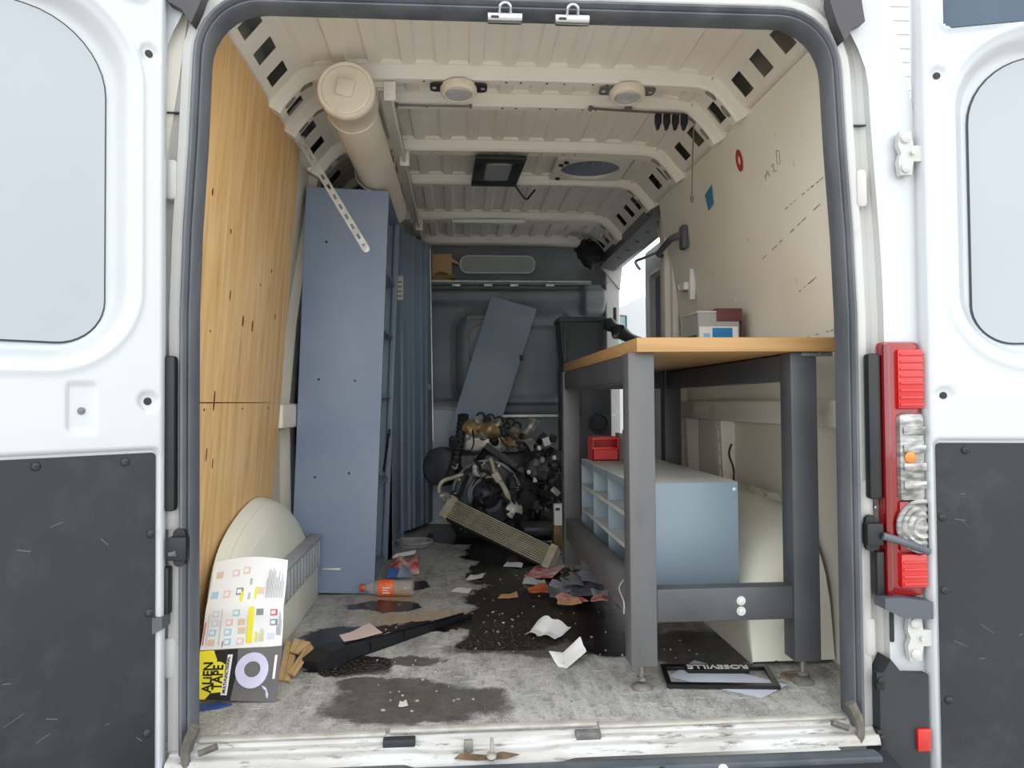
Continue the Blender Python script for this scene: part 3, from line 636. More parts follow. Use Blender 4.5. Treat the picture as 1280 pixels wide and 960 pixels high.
M['sorter'] = mat('pale_blue_grey_enamel', (134, 150, 161), .4, c2=(126, 142, 153), ns=3, dirt=(186, 190, 188), dscale=12, dlo=.68, dhi=.85)
M['card'] = mat('cardboard', (206, 172, 124), .85, c2=(192, 156, 108), ns=9)
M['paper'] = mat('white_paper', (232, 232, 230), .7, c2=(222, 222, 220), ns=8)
M['grp'] = mat('cream_fibreglass', (230, 228, 212), .45, c2=(222, 219, 202), ns=3, dirt=(184, 178, 156), dscale=6, dlo=.62, dhi=.85)

# --- plywood
def plx(z): return -.776 - (1.806 - z) * .0757
t = thing('plywood_panel', 'tall honey-coloured plywood sheet fixed along the side of the van', 'plywood', (plx(0), .6, 0))
for nm, z0, z1 in (('lower_sheet', .01, .803), ('upper_sheet', .806, 1.80)):
    b = MB(); b.prism([(plx(z0), z0), (plx(z1), z1), (plx(z1) - .016, z1), (plx(z0) - .016, z0)], 1.10, lambda u, v, w: (u, .04 + w, v)); b.build(nm, M['ply'], t, smooth=0)
km = mat('dark_knot', (92, 54, 28), .7)
for y, z, ry, rz in ((.18, 1.365, .005, .010), (.36, 1.30, .004, .008), (.55, 1.06, .007, .018), (.66, 1.055, .006, .020), (.40, 1.12, .004, .016), (.85, 1.27, .004, .007), (.33, .81, .006, .03), (.95, 1.12, .003, .01), (.30, .66, .003, .02), (.36, .63, .003, .015), (.25, 1.0, .003, .004), (.72, 1.2, .003, .005)):
    b = MB(); n = 10; b.prism([(y + ry * math.cos(2 * math.pi * k / n), z + rz * math.sin(2 * math.pi * k / n)) for k in range(n)], .003, lambda u, v, w: (plx(v) + .0012 - w, u, v)); b.build('knot', km, t, smooth=0)
for y in (.25, .62, .95):
    b = MB(); b.lathe([(.004, 0), (.004, .001), (.0005, .001)], (plx(.785) + .0005, y, .785), (1, 0, 0), 8, False); b.build('screw', M['black'], t)

# --- wheel arch covers
def wheel_cover(sx, xe, label, y0, y1):
    xw = CX + sx * (.945 if sx > 0 else .903); yc = (y0 + y1) / 2 + .03; hl = (y1 - y0) / 2
    t = thing('wheel_arch_cover', label, 'wheel cover', ((xw + xe) / 2, yc, 0))
    def arch(y):
        q = min(1, abs((y - yc) / (hl + .02))); return (1 - q ** 9) ** .42 * (1 - .30 * q ** 1.7)
    def f(u, v):
        y = y0 + (y1 - y0) * v; s_ = u; x = xw + (xe - xw) * s_
        z = (.47 - .04 * s_ - .13 * s_ ** 3.0) * arch(y)
        z = max(z, .012 + .0 * s_); rib = .004 * (sm(.02, .0, abs(s_ - .38)) + sm(.02, 0, abs(s_ - .72)))
        return (x, y, z + rib)
    b = MB(); b.grid(f, 40, 44)
    # aisle face down to the floor
    g = lambda u, v: (xe + sx * -.004 * math.sin(u * math.pi), y0 + (y1 - y0) * v, f(1, v)[2] * (1 - u))
    b.grid(g, 8, 44)
    bmesh.ops.remove_doubles(b.bm, verts=b.bm.verts, dist=1e-5)
    b.build('moulded_cover', M['grp'], t, smooth=50)
    return t
wlc = wheel_cover(-1, -.772, 'rounded cream wheel arch cover with a grey ribbed collar beside the plywood', .30, 1.33)
gr_ = mat('grey_ribbed_plastic', (160, 164, 166), .55, c2=(146, 150, 152), ns=6)
b = MB(); b.box((-.772, .56, .135), (-.735, 1.325, .255), .004); b.box((-.772, .56, .247), (-.722, 1.325, .262), .004); col_ = b.build('collar', gr_, wlc)
for k in range(13):
    b = MB(); b.box((-.736, .60 + k * .055, .145), (-.724, .615 + k * .055, .250), .003); b.build('collar_rib', gr_, col_)
b = MB(); b.box((-.80, .55, .0), (-.742, 1.325, .135), .003); b.build('lower_box', M['grp'], wlc)
for k in range(5):
    b = MB(); b.lathe([(.006, 0), (.006, .003), (.0005, .004)], (-.738, .66 + k * .14, .25), (.2, 0, 1), 8, False); b.build('rivet', M['zinc'], col_)
wrc = wheel_cover(1, .722, 'rounded cream wheel arch cover under the workbench', .37, 1.45)
b = MB(); b.grid(lambda u, v: (.93 - .02 * u, .42 + .9 * v, .455 + .03 * u * (1 if int(v * 18) % 3 else .2) ), 1, 18)
b.build('torn_flange', M['grp'], wrc)

# --- lockers
t = thing('steel_locker', 'tall blue-grey steel locker leaning with its dented end panel beside the plywood', 'locker', (-.69, 1.36, .008), (0, R(2.3), 0))
W_ = .172; H_ = 1.70; Dp = .62
def lp(name, a, c_, m_=M['bluesteel'], bev=.002, par=t): 
    b = MB(); b.box(a, c_, bev); return b.build(name, m_, par, local=True)
b = MB()
b.solid(lambda u, v: (-W_ + 2 * W_ * u, -.002 + .006 * math.exp(-((u - .85) / .3) ** 2 - ((v - .55) / .2) ** 2) - .005 * math.exp(-((u - .3) / .35) ** 2 - ((v - .8) / .25) ** 2) + .004 * math.exp(-((u - .75) / .3) ** 2 - ((v - .12) / .1) ** 2), H_ * v), 24, 60, (0, 1, 0), .003)
ep = b.build('end_panel', M['bluesteel'], t, local=True, smooth=60)
hb = MB()
for x, z in ((-.08, 1.47), (-.09, .89), (.06, .89), (-.08, .13), (-.09, .48), (.05, .50)): hb.cyl((x, -.03, z), (x, .03, z), .005, n=10)
hb.xf(wm(t)); cut(ep, hb)
b = MB(); b.box((-.045, -.006, .095), (.03, 0, .104), .001); b.build('slot_lip', M['zinc'], ep, local=True)
lp('back_panel', (-W_, .004, 0), (-W_ + .003, Dp, H_), M['bluedark']); lp('far_panel', (-W_, Dp - .003, 0), (W_, Dp, H_), M['bluedark'])
lp('top_panel', (-W_, .004, H_ - .004), (W_, Dp, H_), M['bluesteel'])
for z in (.02, .42, .82, 1.12, 1.38): lp('shelf', (-W_ + .004, .006, z), (W_ - .01, Dp - .004, z + .012), M['bluedark'])
for y in (.004, Dp - .03): lp('face_post', (W_ - .025, y, 0), (W_, y + .026, H_), M['bluedark'])
b = MB(); b.tube([(W_ + .008, .16, .50), (W_ + .004, .38, .66)], .006, 6); b.lathe([(.016, -.006), (.016, .006)], (W_ + .006, .38, .66), (1, 0, 0), 12); b.build('stay_rod', M['black'], t, local=True)

t = thing('steel_locker', 'slate-blue steel locker with a ribbed door ajar near the bulkhead', 'locker', (-.68, 2.6, 0))
lq = lambda name, a, c_, m_=M['bluedark'], bev=.002: (lambda b: b.build(name, m_, t))(MB().box(a, c_, bev))
Hb = 1.84
lq('back_panel', (-.868, 2.06, 0), (-.865, 3.13, Hb)); lq('side_panel', (-.868, 2.06, 0), (-.50, 2.063, Hb)); lq('side_panel', (-.868, 3.127, 0), (-.50, 3.13, Hb)); lq('top_panel', (-.868, 2.06, Hb - .004), (-.50, 3.13, Hb)); lq('base_panel', (-.868, 2.06, .0), (-.50, 3.13, .02))
lq('face_post', (-.525, 2.06, 0), (-.50, 2.10, Hb), M['bluesteel']); lq('front_panel', (-.512, 2.10, .05), (-.505, 2.70, Hb - .02)); lq('face_post', (-.52, 2.69, 0), (-.488, 2.72, Hb), M['bluesteel'])
for z in (.5, 1.0, 1.4): lq('shelf', (-.86, 2.72, z), (-.52, 3.12, z + .012))
# ajar door, ribbed vertically
A = Vector((-.488, 2.716, 0)); Bq = Vector((-.332, 3.11, 0)); e = (Bq - A); Ld = e.length; e.normalize(); nd = Vector((e.y, -e.x, 0))
def dpf(u, v, w=0):
    rb = 0
    for c_ in (.18, .34, .62, .80): rb += .010 * (sm(.05, .02, abs(u - c_)))
    return A + e * (u * Ld) + nd * (rb + w) + Vector((0, 0, .03 + (Hb - .035) * v))
b = MB(); b.solid(lambda u, v: dpf(u, v), 60, 1, -nd, .012); dr = b.build('door', M['bluedark'], t, smooth=30)
b = MB(); b.box((0, 0, 0), (.006, .010, 1.25)); b.xf(Matrix.Translation(Bq + Vector((.004, -.03, .55))) @ Euler((0, R(-.6), 0)).to_matrix().to_4x4()); b.build('door_edge_strip', M['zinc'], dr)
def text_obj(s, size, m_, parent, Mx, name, depth=.0006, label=None, align='CENTER', shear=0, bold=0):
    cu = bpy.data.curves.new('txt', 'FONT'); cu.body = s; cu.size = size; cu.extrude = depth; cu.align_x = align; cu.align_y = 'CENTER'; cu.offset = bold; cu.resolution_u = 3
    o = bpy.data.objects.new('txt', cu); C.objects.link(o); dg = bpy.context.evaluated_depsgraph_get()
    me = bpy.data.meshes.new_from_object(o.evaluated_get(dg)); bpy.data.objects.remove(o); bpy.data.curves.remove(cu)
    me.transform(Mx)
    if parent is not None: me.transform(wm(parent).inverted())
    q = bpy.data.objects.new(name, me); C.objects.link(q); me.materials.clear(); me.materials.append(m_)
    if parent is not None: q.parent = parent
    return q
def basis(o, x, y):
    x = Vector(x).normalized(); y = Vector(y); y = (y - x * y.dot(x)).normalized(); z = x.cross(y)
    return Matrix(((x.x, y.x, z.x, o[0]), (x.y, y.y, z.y, o[1]), (x.z, y.z, z.z, o[2]), (0, 0, 0, 1)))
text_obj('IW', .06, M['white'], dr, basis(dpf(.80, .48, .014), e, (0, 0, 1)), 'lettering')
# tag hanging on the locker front
t2 = thing('paper_tag', 'cream paper tag with handwritten lines hanging on the blue locker front', 'tag', (-.48, 2.056, 1.33))
b = MB(); b.box((-.515, 2.055, 1.33), (-.44, 2.057, 1.455)); b.build('card', mat('cream_tag', (196, 190, 174), .7), t2, smooth=0)
b = MB()
for k, (u0, u1) in enumerate(((.2, .9), (.3, .9), (.35, .9), (.15, .9))): b.box((-.515 + .075 * u0, 2.0535, 1.42 - k * .024), (-.515 + .075 * u1, 2.0545, 1.425 - k * .024))
b.build('handwriting', M['black'], t2, smooth=0)
b = MB(); b.tube([(-.48, 2.056, 1.45), (-.492, 2.057, 1.49), (-.505, 2.061, 1.52)], .0015, 5); b.build('string', M['white'], t2)

# --- pvc tube
t = thing('storage_tube', 'fat cream plastic storage tube with a screw cap hung under the roof', 'tube', (-.512, .55, 1.80))
ax = Vector((.010, 1, -.010)).normalized(); o0 = Vector((-.512, .55, 1.800))
b = MB(); b.lathe([(.080, .05), (.080, 1.47), (.074, 1.47), (.0005, 1.46)], o0, ax, 40, False); b.build('pipe', M['pvc'], t)
b = MB(); b.lathe([(.0005, -.004), (.074, -.004), (.078, .0), (.081, -.002), (.088, -.002), (.092, .004), (.092, .03), (.089, .034), (.089, .07), (.085, .075), (.085, .16), (.080, .165)], o0, ax, 44, False); cp = b.build('screw_cap', M['pvc'], t)
b = MB(); b.box((-.027, -.027, -.022), (.027, .027, 0), .006); b.xf(Matrix.Translation(o0) @ ax.to_track_quat('Z', 'Y').to_matrix().to_4x4() @ Matrix.Rotation(R(12), 4, 'Z') @ Matrix.Translation((0, 0, -.0))); b.build('cap_boss', M['pvc'], cp)
for y in (.70, 1.40):
    b = MB(); pts = [(-.512 + .084 * math.cos(a), y, 1.795 + .084 * math.sin(a)) for a in [R(q) for q in range(-190, 15, 15)]]; b.tube([(-.595, y, 1.885)] + pts + [(-.428, y, 1.885)], .003, 6, smooth=False); b.build('hanger_wire', M['zinc'], t)

# --- slotted steel strap
t = thing('slotted_strap', 'slotted zinc strap hanging askew from the roof rail', 'strap', (-.775, 1.08, 1.815))
A = Vector((-.760, 1.08, 1.815)); Bq = Vector((-.508, 1.04, 1.388)); e = (Bq - A); Ls = e.length; e.normalize(); wv = Vector((e.z, 0, -e.x)).normalized(); nn = e.cross(wv).normalized(); nn = nn if nn.y < 0 else -nn
b = MB(); N_ = 22
for i in range(N_):     # ladder of strap pieces leaving real slots
    a, c_ = i / N_, (i + 1) / N_
    def seg(s0, s1, t0, t1):
        q = [A + e * (Ls * s0) + wv * t0, A + e * (Ls * s1) + wv * t0, A + e * (Ls * s1) + wv * t1, A + e * (Ls * s0) + wv * t1]
        b.poly(q)
    if i % 2: 
        seg(a, c_, -.014, -.005); seg(a, c_, .005, .014)
    else: seg(a, c_, -.014, .014)
r_ = bmesh.ops.extrude_face_region(b.bm, geom=b.bm.faces[:]); 
for v in [g_ for g_ in r_['geom'] if isinstance(g_, bmesh.types.BMVert)]: v.co += nn * .003
bmesh.ops.remove_doubles(b.bm, verts=b.bm.verts, dist=1e-5)
b.build('strap_bar', M['zinc'], t, smooth=0)
b = MB(); b.lathe([(.014, 0), (.014, .004), (.004, .005), (.0005, .005)], Bq + nn * .001, nn, 14, False); b.build('rounded_end', M['zinc'], t)
b = MB(); b.lathe([(.010, 0), (.010, .006), (.0005, .008)], A + nn * .003, nn, 6, False); b.box((-.771, 1.07, 1.802), (-.745, 1.09, 1.832), .003); b.build('fixing_bolt', M['zinc'], t)

# --- ceiling fittings
for x, lab in ((-.153, 'round cream dome lamp on a dark plate above the tube side of the roof'), (.434, 'round cream dome lamp on a grey plate toward the liner board side of the roof')):
    t = thing('dome_lamp', lab, 'lamp', (x, .715, 1.887), group='dome lamps on the first roof bow')
    b = MB(); b.prism(rrect(x - .098, x + .098, .683, .748, .018), .006, lambda u, v, w: (u, v, 1.886 - w)); b.build('mount_plate', M['bumper'] if x < 0 else M['greyplate'], t)
    b = MB(); b.lathe([(.063, 0), (.063, .016), (.056, .026), (.047, .028), (.044, .022), (.0005, .022)], (x, .715, 1.882), (0, -.12, -1), 32, False); b.build('bezel', M['pvc'], t)
    b = MB(); b.lathe([(.044, 0), (.040, .006), (.0005, .009)], (x, .712, 1.860), (0, -.12, -1), 28, False); b.build('lens', M['lens'], t)
    for q in (-1, 1):
        b = MB(); b.lathe([(.007, 0), (.007, .002), (.0005, .003)], (x + q * .083, .715, 1.880), (0, 0, -1), 10, False); b.build('screw', M['zinc'], t)
t = thing('panel_lamp', 'black-framed rectangular panel lamp hung under the roof bows', 'lamp', (.027, 1.65, 1.885))
Mx = Matrix.Translation((.027, 1.65, 1.868)) @ Euler((R(3.0), 0, R(1.2))).to_matrix().to_4x4()
b = MB(); b.box((-.112, -.26, 0), (.112, -.19, .018), .004); b.box((-.112, .15, 0), (.112, .26, .018), .004); b.box((-.112, -.19, 0), (-.062, .15, .018), .004); b.box((.062, -.19, 0), (.112, .15, .018), .004); b.xf(Mx); b.build('frame', M['black'], t)
b = MB(); b.box((-.064, -.192, .005), (.064, .152, .017)); b.xf(Mx); b.build('back_tray', M['greyplate'], t, smooth=0)
b = MB(); b.prism(rrect(-.056, .056, -.165, .13, .03), .006, lambda u, v, w: (u, v, .005 - w)); b.xf(Mx); b.build('diffuser', mat('grey_diffuser', (150, 152, 156), .35), t)
b = MB(); b.tube([(.13, 1.86, 1.872), (.17, 1.98, 1.862), (.20, 2.04, 1.855), (.215, 2.02, 1.866), (.235, 1.95, 1.878)], .005, 8); b.build('cable', M['black'], t)
t = thing('roof_vent', 'square roof vent with a round blue-grey mesh between the roof bows', 'vent', (.477, 1.78, 1.93))
ring = []
b = MB(); n = 40; out = []
for k in range(n):
    a = 2 * math.pi * k / n; s_ = max(abs(math.cos(a)), abs(math.sin(a))); out.append((.477 + .175 * math.cos(a) / s_, 1.712 + .165 * math.sin(a) / s_))
inn = [(.477 + .142 * math.cos(2 * math.pi * k / n), 1.712 + .142 * math.sin(2 * math.pi * k / n)) for k in range(n)]
for (q0, q1, z0, z1) in ((out, inn, 1.910, 1.910), (inn, inn, 1.910, 1.93), (out, out, 1.925, 1.910)):
    for k in range(n):
        j = (k + 1) % n; b.poly([(q0[k][0], q0[k][1], z0), (q0[j][0], q0[j][1], z0), (q1[j][0], q1[j][1], z1), (q1[k][0], q1[k][1], z1)])
bmesh.ops.remove_doubles(b.bm, verts=b.bm.verts, dist=1e-6); b.build('flange', M['cream'], t, smooth=20)
b = MB(); b.lathe([(.142, 0), (.0005, -.004)], (.477, 1.712, 1.924), (0, 0, 1), 36, False); b.build('mesh', mat('blue_grey_mesh', (112, 128, 146), .5, c2=(92, 108, 126), ns=90), t)
for q in ((-.13, -.12), (-.15, -.08), (-.14, .13)):
    b = MB(); b.lathe([(.012, 0), (.012, .008), (.0005, .010)], (.477 + q[0], 1.712 + q[1], 1.910), (0, 0, -1), 10, False); b.build('knob', M['black'], t)
for k in range(3):
    b = MB(); b.box((.475 + (k - 1) * .05, 1.60, 1.917), (.480 + (k - 1) * .05, 1.68, 1.922)); b.build('vane', M['bluedark'], t, smooth=0)
t = thing('strip_lamp', 'slim white strip lamp under the roof near the bulkhead', 'lamp', (.028, 2.62, 1.89))
b = MB(); b.box((-.182, 2.59, 1.862), (.238, 2.65, 1.885), .008); b.build('tube_cover', M['white'], t)
for x in (-.19, .238):
    b = MB(); b.box((x, 2.595, 1.864), (x + .008, 2.645, 1.888), .002); b.build('end_cap', M['cream'], t)
t = thing('bungee_rod', 'thin grey rod held across the second roof bow beside the tube', 'rod', (-.24, .90, 1.885))
b = MB(); b.tube([(-.377, .885, 1.884), (-.109, .885, 1.884)], .004, 8, smooth=False); b.build('rod', M['greyplate'], t)
for x in (-.377, -.109): b = MB(); b.lathe([(.008, -.005), (.008, .005)], (x, .885, 1.884), (1, 0, 0), 10); b.build('end_stop', M['greyplate'], t)
t = thing('bungee_rod', 'purplish bungee rod with black clips across the second roof bow', 'rod', (.51, .90, 1.885))
b = MB(); b.tube([(.335, .885, 1.886), (.45, .885, 1.880), (.69, .885, 1.872)], .0045, 8); b.build('rod', mat('plum_cord', (104, 84, 84), .6), t)
for k in range(4):
    x = .578 + k * .033; b = MB(); b.box((x, .875, 1.832), (x + .024, .90, 1.870), .004); b.prism([(x + .002, 1.834), (x + .022, 1.834), (x + .014, 1.812), (x + .006, 1.812)], .018, lambda u, v, w: (u, .878 + w, v)); b.build('clip', M['black'], t)
b = MB(); b.cyl((.335, .878, 1.886), (.335, .893, 1.886), .009, n=10); b.build('end_stop', M['greyplate'], t); b = MB(); b.box((.462, .872, 1.876), (.49, .884, 1.892), .002); b.build('rod_clamp', M['greyplate'], t)
b = MB(); b.tube([(.74, .93, 1.85), (.755, 1.0, 1.75), (.757, 1.02, 1.60)], .0025, 6); b.lathe([(.006, -.012), (.008, .008)], (.757, 1.02, 1.59), (0, 0, 1), 8); tag(b.build('hanging_cord', mat('grey_green_cord', (120, 118, 100), .7)), 'thin cord hanging from the roof rail before the liner board', 'cord')

# --- things on the right wall
redp = mat('red_print', (178, 52, 46), .7)
o = thing('ring_sticker', 'small red ring sticker on the cream wall', 'sticker', onwall(.80, 1.672))
b = MB(); n = 20
for k in range(n):
    a, c_ = 2 * math.pi * k / n, 2 * math.pi * (k + 1) / n; ro, ri = (.030, .040), (.010, .016)
    b.poly([onwall(.80 + ro[0] * math.cos(a), 1.672 + ro[1] * math.sin(a), .002), onwall(.80 + ro[0] * math.cos(c_), 1.672 + ro[1] * math.sin(c_), .002), onwall(.80 + ri[0] * math.cos(c_), 1.672 + ri[1] * math.sin(c_), .002), onwall(.80 + ri[0] * math.cos(a), 1.672 + ri[1] * math.sin(a), .002)])
b.build('ring', redp, o, smooth=0)
o = MB(); o.poly([onwall(1.10, 1.672, .002), onwall(1.20, 1.655, .002), onwall(1.19, 1.585, .002), onwall(1.12, 1.60, .004)]); tag(o.build('tape_scrap', mat('blue_tape', (62, 134, 178), .6), smooth=0), 'scrap of blue masking tape on the cream wall', 'tape')
pg = mat('pencil_grey', (150, 138, 120), .8)
for st in ([(.62, 1.545), (.60, 1.575), (.585, 1.55)], [(.63, 1.56), (.585, 1.565)], [(.565, 1.575), (.545, 1.58), (.55, 1.555), (.53, 1.552)], [(.51, 1.61), (.515, 1.57), (.495, 1.565), (.49, 1.605), (.51, 1.612)]):
    b = MB(); b.tube([onwall(y, z, .001) for y, z in st], .0013, 4, smooth=False); b.build('pencil_mark', pg, ln, smooth=0)
t = thing('grab_handle', 'dark padded grab handle on the pillar of the side door', 'handle', (CX + .84, 1.82, 1.5))
b = MB(); b.tube([(CX + .85, 1.90, 1.535), (CX + .80, 1.80, 1.525), (CX + .79, 1.68, 1.53), (CX + .80, 1.56, 1.55), (CX + .835, 1.52, 1.56)], lambda q: .013 + .003 * q, 10); b.build('grip', M['rubber'], t)
b = MB(); b.box((CX + .825, 1.48, 1.49), (CX + .855, 1.54, 1.60), .010); b.build('mount', M['rubber'], t)
t = thing('wall_latch', 'small white latch bracket on the cream wall above the workbench', 'latch', onwall(1.55, 1.32))
b = MB(); b.box((CX + .865, 1.50, 1.26), (CX + .89, 1.535, 1.40), .003); b.box((CX + .845, 1.53, 1.31), (CX + .885, 1.62, 1.345), .004); b.build('bracket', M['white'], t)
b = MB(); b.cyl((CX + .85, 1.63, 1.33), (CX + .85, 1.60, 1.33), .014, n=12); b.build('pin', M['zinc'], t)

# --- workbench
t = thing('workbench', 'grey steel workbench with a thick wooden top along the cream wall', 'workbench', (.58, .9, 0))
def bb(name, a, c_, m_, bev=.004, par=t): return MB().box(a, c_, bev).build(name, m_, par)
# laminated planks of the top
ys = [.165 + i * (1.62 - .165) / 6 for i in range(7)]
bb('benchtop', (.327, .165, .934), (.90, 1.62, .974), M['butcher'], .003)
LX = ((.308, .382), (.770, .846)); LY = ((.19, .264), (1.50, 1.574))
for i, (x0, x1) in enumerate(LX):
    for j, (y0, y1) in enumerate(LY):
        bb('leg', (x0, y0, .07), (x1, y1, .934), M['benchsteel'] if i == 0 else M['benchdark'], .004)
        if j == 0 or i == 0:
            cx, cy = (x0 + x1) / 2, (y0 + y1) / 2
            b = MB(); b.cyl((cx, cy, .02), (cx, cy, .075), .008, n=10); b.cyl((cx, cy, .022), (cx, cy, .032), .014, n=6); b.lathe([(.030, 0), (.030, .005), (.024, .010), (.012, .016), (.0005, .016)], (cx, cy, 0), (0, 0, 1), 20, False); b.build('levelling_foot', M['dullsteel'], t)
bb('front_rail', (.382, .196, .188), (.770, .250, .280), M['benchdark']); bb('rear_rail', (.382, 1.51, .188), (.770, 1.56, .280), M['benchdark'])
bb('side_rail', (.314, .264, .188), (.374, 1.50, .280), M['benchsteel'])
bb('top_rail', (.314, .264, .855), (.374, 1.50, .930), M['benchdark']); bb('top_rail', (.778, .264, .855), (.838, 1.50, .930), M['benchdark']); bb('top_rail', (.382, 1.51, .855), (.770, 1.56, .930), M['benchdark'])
bb('lower_shelf', (.376, .252, .205), (.712, 1.508, .215), M['benchdark'], .001)
for z in (.243, .215):
    b = MB(); b.lathe([(.013, 0), (.013, .002), (.009, .002), (.009, .007), (.0005, .008)], (.620, .196, z), (0, -1, 0), 12, False); b.build('bolt', M['zinc'], t)
b = MB(); b.tube([(.312, .30, .283), (.308, .34, .250), (.309, .28, .225), (.306, .27, .195)], .002, 5); b.build('wire', M['zinc'], t)
b = MB(); b.box((.80, .185, .922), (.89, .20, .933), .002); b.cyl((.85, .18, .928), (.85, .19, .928), .007, n=10); b.build('angle_clip', M['greyplate'], t)

# --- pigeonhole sorter
t = thing('pigeonhole_unit', 'pale blue-grey steel pigeonhole unit on the lower shelf of the workbench', 'shelf unit', (.54, .93, .217))
sx0, sx1, sy0, sy1, sz0, sz1 = .379, .70, .42, 1.45, .217, .549
def pb(name, a, c_, m_=M['sorter'], bev=.0015): return MB().box(a, c_, bev).build(name, m_, t)
pb('end_panel', (sx0, sy0, sz0), (sx1, sy0 + .003, sz1)); pb('end_panel', (sx0, sy1 - .003, sz0), (sx1, sy1, sz1)); pb('back_panel', (sx1 - .003, sy0, sz0), (sx1, sy1, sz1))
pb('base', (sx0, sy0, sz0), (sx1, sy1, sz0 + .004)); pb('divider', (sx0 + .002, .86, sz0), (sx1 - .003, .866, sz1 - .004)); pb('divider', (sx0 + .002, 1.16, sz0), (sx1 - .003, 1.166, sz1 - .004))
pt = mat('dusty_pale_top', (196, 198, 194), .6, c2=(178, 182, 180), ns=5)
pb('top_panel', (sx0, sy0, sz1 - .004), (sx1, sy1, sz1), pt)
for (a, c_) in ((sy0, .86), (.866, 1.16), (1.166, sy1)):
    b = MB(); b.prism([(a + .004, sz1 - .004), (c_ - .002, sz1 - .004), (c_ - .006, sz1 - .028), (a + .02, sz1 - .022)], .004, lambda u, v, w: (sx0 - .001 + w, u, v)); b.build('top_lip', M['sorter'], t, smooth=0)
    for z in (.435, .33):
        b = MB(); b.box((sx0 + .004, a + .004, z), (sx1 - .004, c_ - .002, z + .004)); b.box((sx0 + .002, a + .004, z - .012), (sx0 + .006, c_ - .002, z + .004)); b.build('shelf', pt, t, smooth=0)
for z in (.525, .225):
    b = MB(); b.lathe([(.006, 0), (.006, .003), (.0005, .005)], (.688, sy0, z), (0, -1, 0), 10, False); b.build('rivet', M['zinc'], t)
b = MB(); b.tube([(.42, 1.0, .235), (.44, 1.06, .228), (.47, 1.03, .227), (.43, .96, .228), (.40, 1.02, .24)], .004, 6); tag(b.build('coiled_cable', M['bumper']), 'dark coiled cable lying in a lower pigeonhole', 'cable')
b = MB(); b.solid(lambda u, v: (.40 + .12 * u, 1.20 + .16 * v, .226 + .07 * math.sin(u * 2.6) * (.6 + .4 * math.sin(v * 5))), 8, 8, (0, 0, 1), .003); tag(b.build('crumpled_bag', M['paper']), 'crumpled pale bag stuffed in a far pigeonhole', 'bag')
# on top of it
t = thing('parts_bin', 'red plastic parts bin on the pigeonhole unit', 'bin', (.462, 1.36, .549)); rp = mat('red_plastic', (206, 38, 34), .4, c2=(186, 30, 28), ns=6)
def binbox(t, x0, x1, y0, y1, z0, z1, m_):
    b = MB(); th = .004
    b.box((x0, y0, z0), (x1, y1, z0 + th)); b.box((x0, y0, z0), (x1, y0 + th, z0 + (z1 - z0) * .52)); b.box((x0, y1 - th, z0), (x1, y1, z1)); b.box((x0, y0, z0), (x0 + th, y1, z1)); b.box((x1 - th, y0, z0), (x1, y1, z1)); b.build('body', m_, t, smooth=0)
    b = MB(); b.box((x0 - .004, y0 - .006, z0 + (z1 - z0) * .46), (x1 + .004, y0 + .004, z0 + (z1 - z0) * .58), .003); b.box((x0 - .003, y0 - .004, z1 - .012), (x1 + .003, y0 + .02, z1), .003); b.build('rim', m_, t)
binbox(t, .405, .515, 1.30, 1.43, .550, .648, rp)
t = thing('wood_block', 'weathered upright wood offcut beside the red bin', 'wood', (.545, 1.37, .549)); b = MB(); b.prism([(.522, .55), (.59, .55), (.592, .655), (.575, .668), (.55, .660), (.522, .664)], .06, lambda u, v, w: (u, 1.34 + w, v)); b.build('offcut', wood_mat('grey_wood', (138, 122, 102), (120, 104, 84), (96, 82, 66)), t, smooth=0)
b = MB(); b.lathe([(.012, 0), (.014, .01), (.008, .02), (.0005, .022)], (.56, 1.37, .662), (0, 0, 1), 12, False); b.build('nut', M['greyplate'], t)

# --- box on the bench
t = thing('clear_box', 'clear plastic box with a white and blue label on the workbench', 'box', (.80, 1.02, .974))
clr = mat('clear_plastic', (206, 206, 200), .15, c2=(196, 196, 190), ns=4, alpha=.55)
x0, x1, y0, y1 = .745, .905, .93, 1.12; z0, z1 = .9745, 1.135
b = MB(); b.box((x0, y0, z0), (x1, y0 + .003, z1)); b.box((x0, y1 - .003, z0), (x1, y1, z1)); b.box((x0, y0, z0), (x0 + .003, y1, z1)); b.box((x1 - .003, y0, z0), (x1, y1, z1)); b.box((x0, y0, z0), (x1, y1, z0 + .003)); b.build('tub', clr, t, smooth=0)
b = MB(); b.box((x0 - .004, y0 - .004, z1 - .003), (x1 + .004, y1 + .004, z1 + .004), .002); b.build('lid', mat('milky_lid', (222, 222, 214), .4, alpha=.8), t)
b = MB(); b.box((x0 + .005, y0 - .0015, z0 + .002), (x1 - .006, y0 - .0002, z0 + .105)); lb = b.build('label', M['white'], t, smooth=0)
b = MB(); b.box((x0 + .055, y0 - .003, z0 + .004), (x1 - .028, y0 - .0015, z0 + .100)); b.build('blue_field', mat('blue_print', (26, 140, 204), .5, c2=(34, 120, 184), ns=6), lb, smooth=0)
b = MB()
for k in range(2): b.box((x0 + .02, y0 - .003, z0 + .012 + k * .04), (x0 + .045, y0 - .0016, z0 + .040 + k * .04))
b.build('print', mat('pale_blue_print', (150, 190, 216), .5), lb, smooth=0)
b = MB()
for k in range(3): b.box((x0 - .0016, y0 + .02, z0 + .015 + k * .025), (x0 - .0002, y0 + .16, z0 + .027 + k * .025))
b.build('side_stripe', M['gasket'], t, smooth=0)
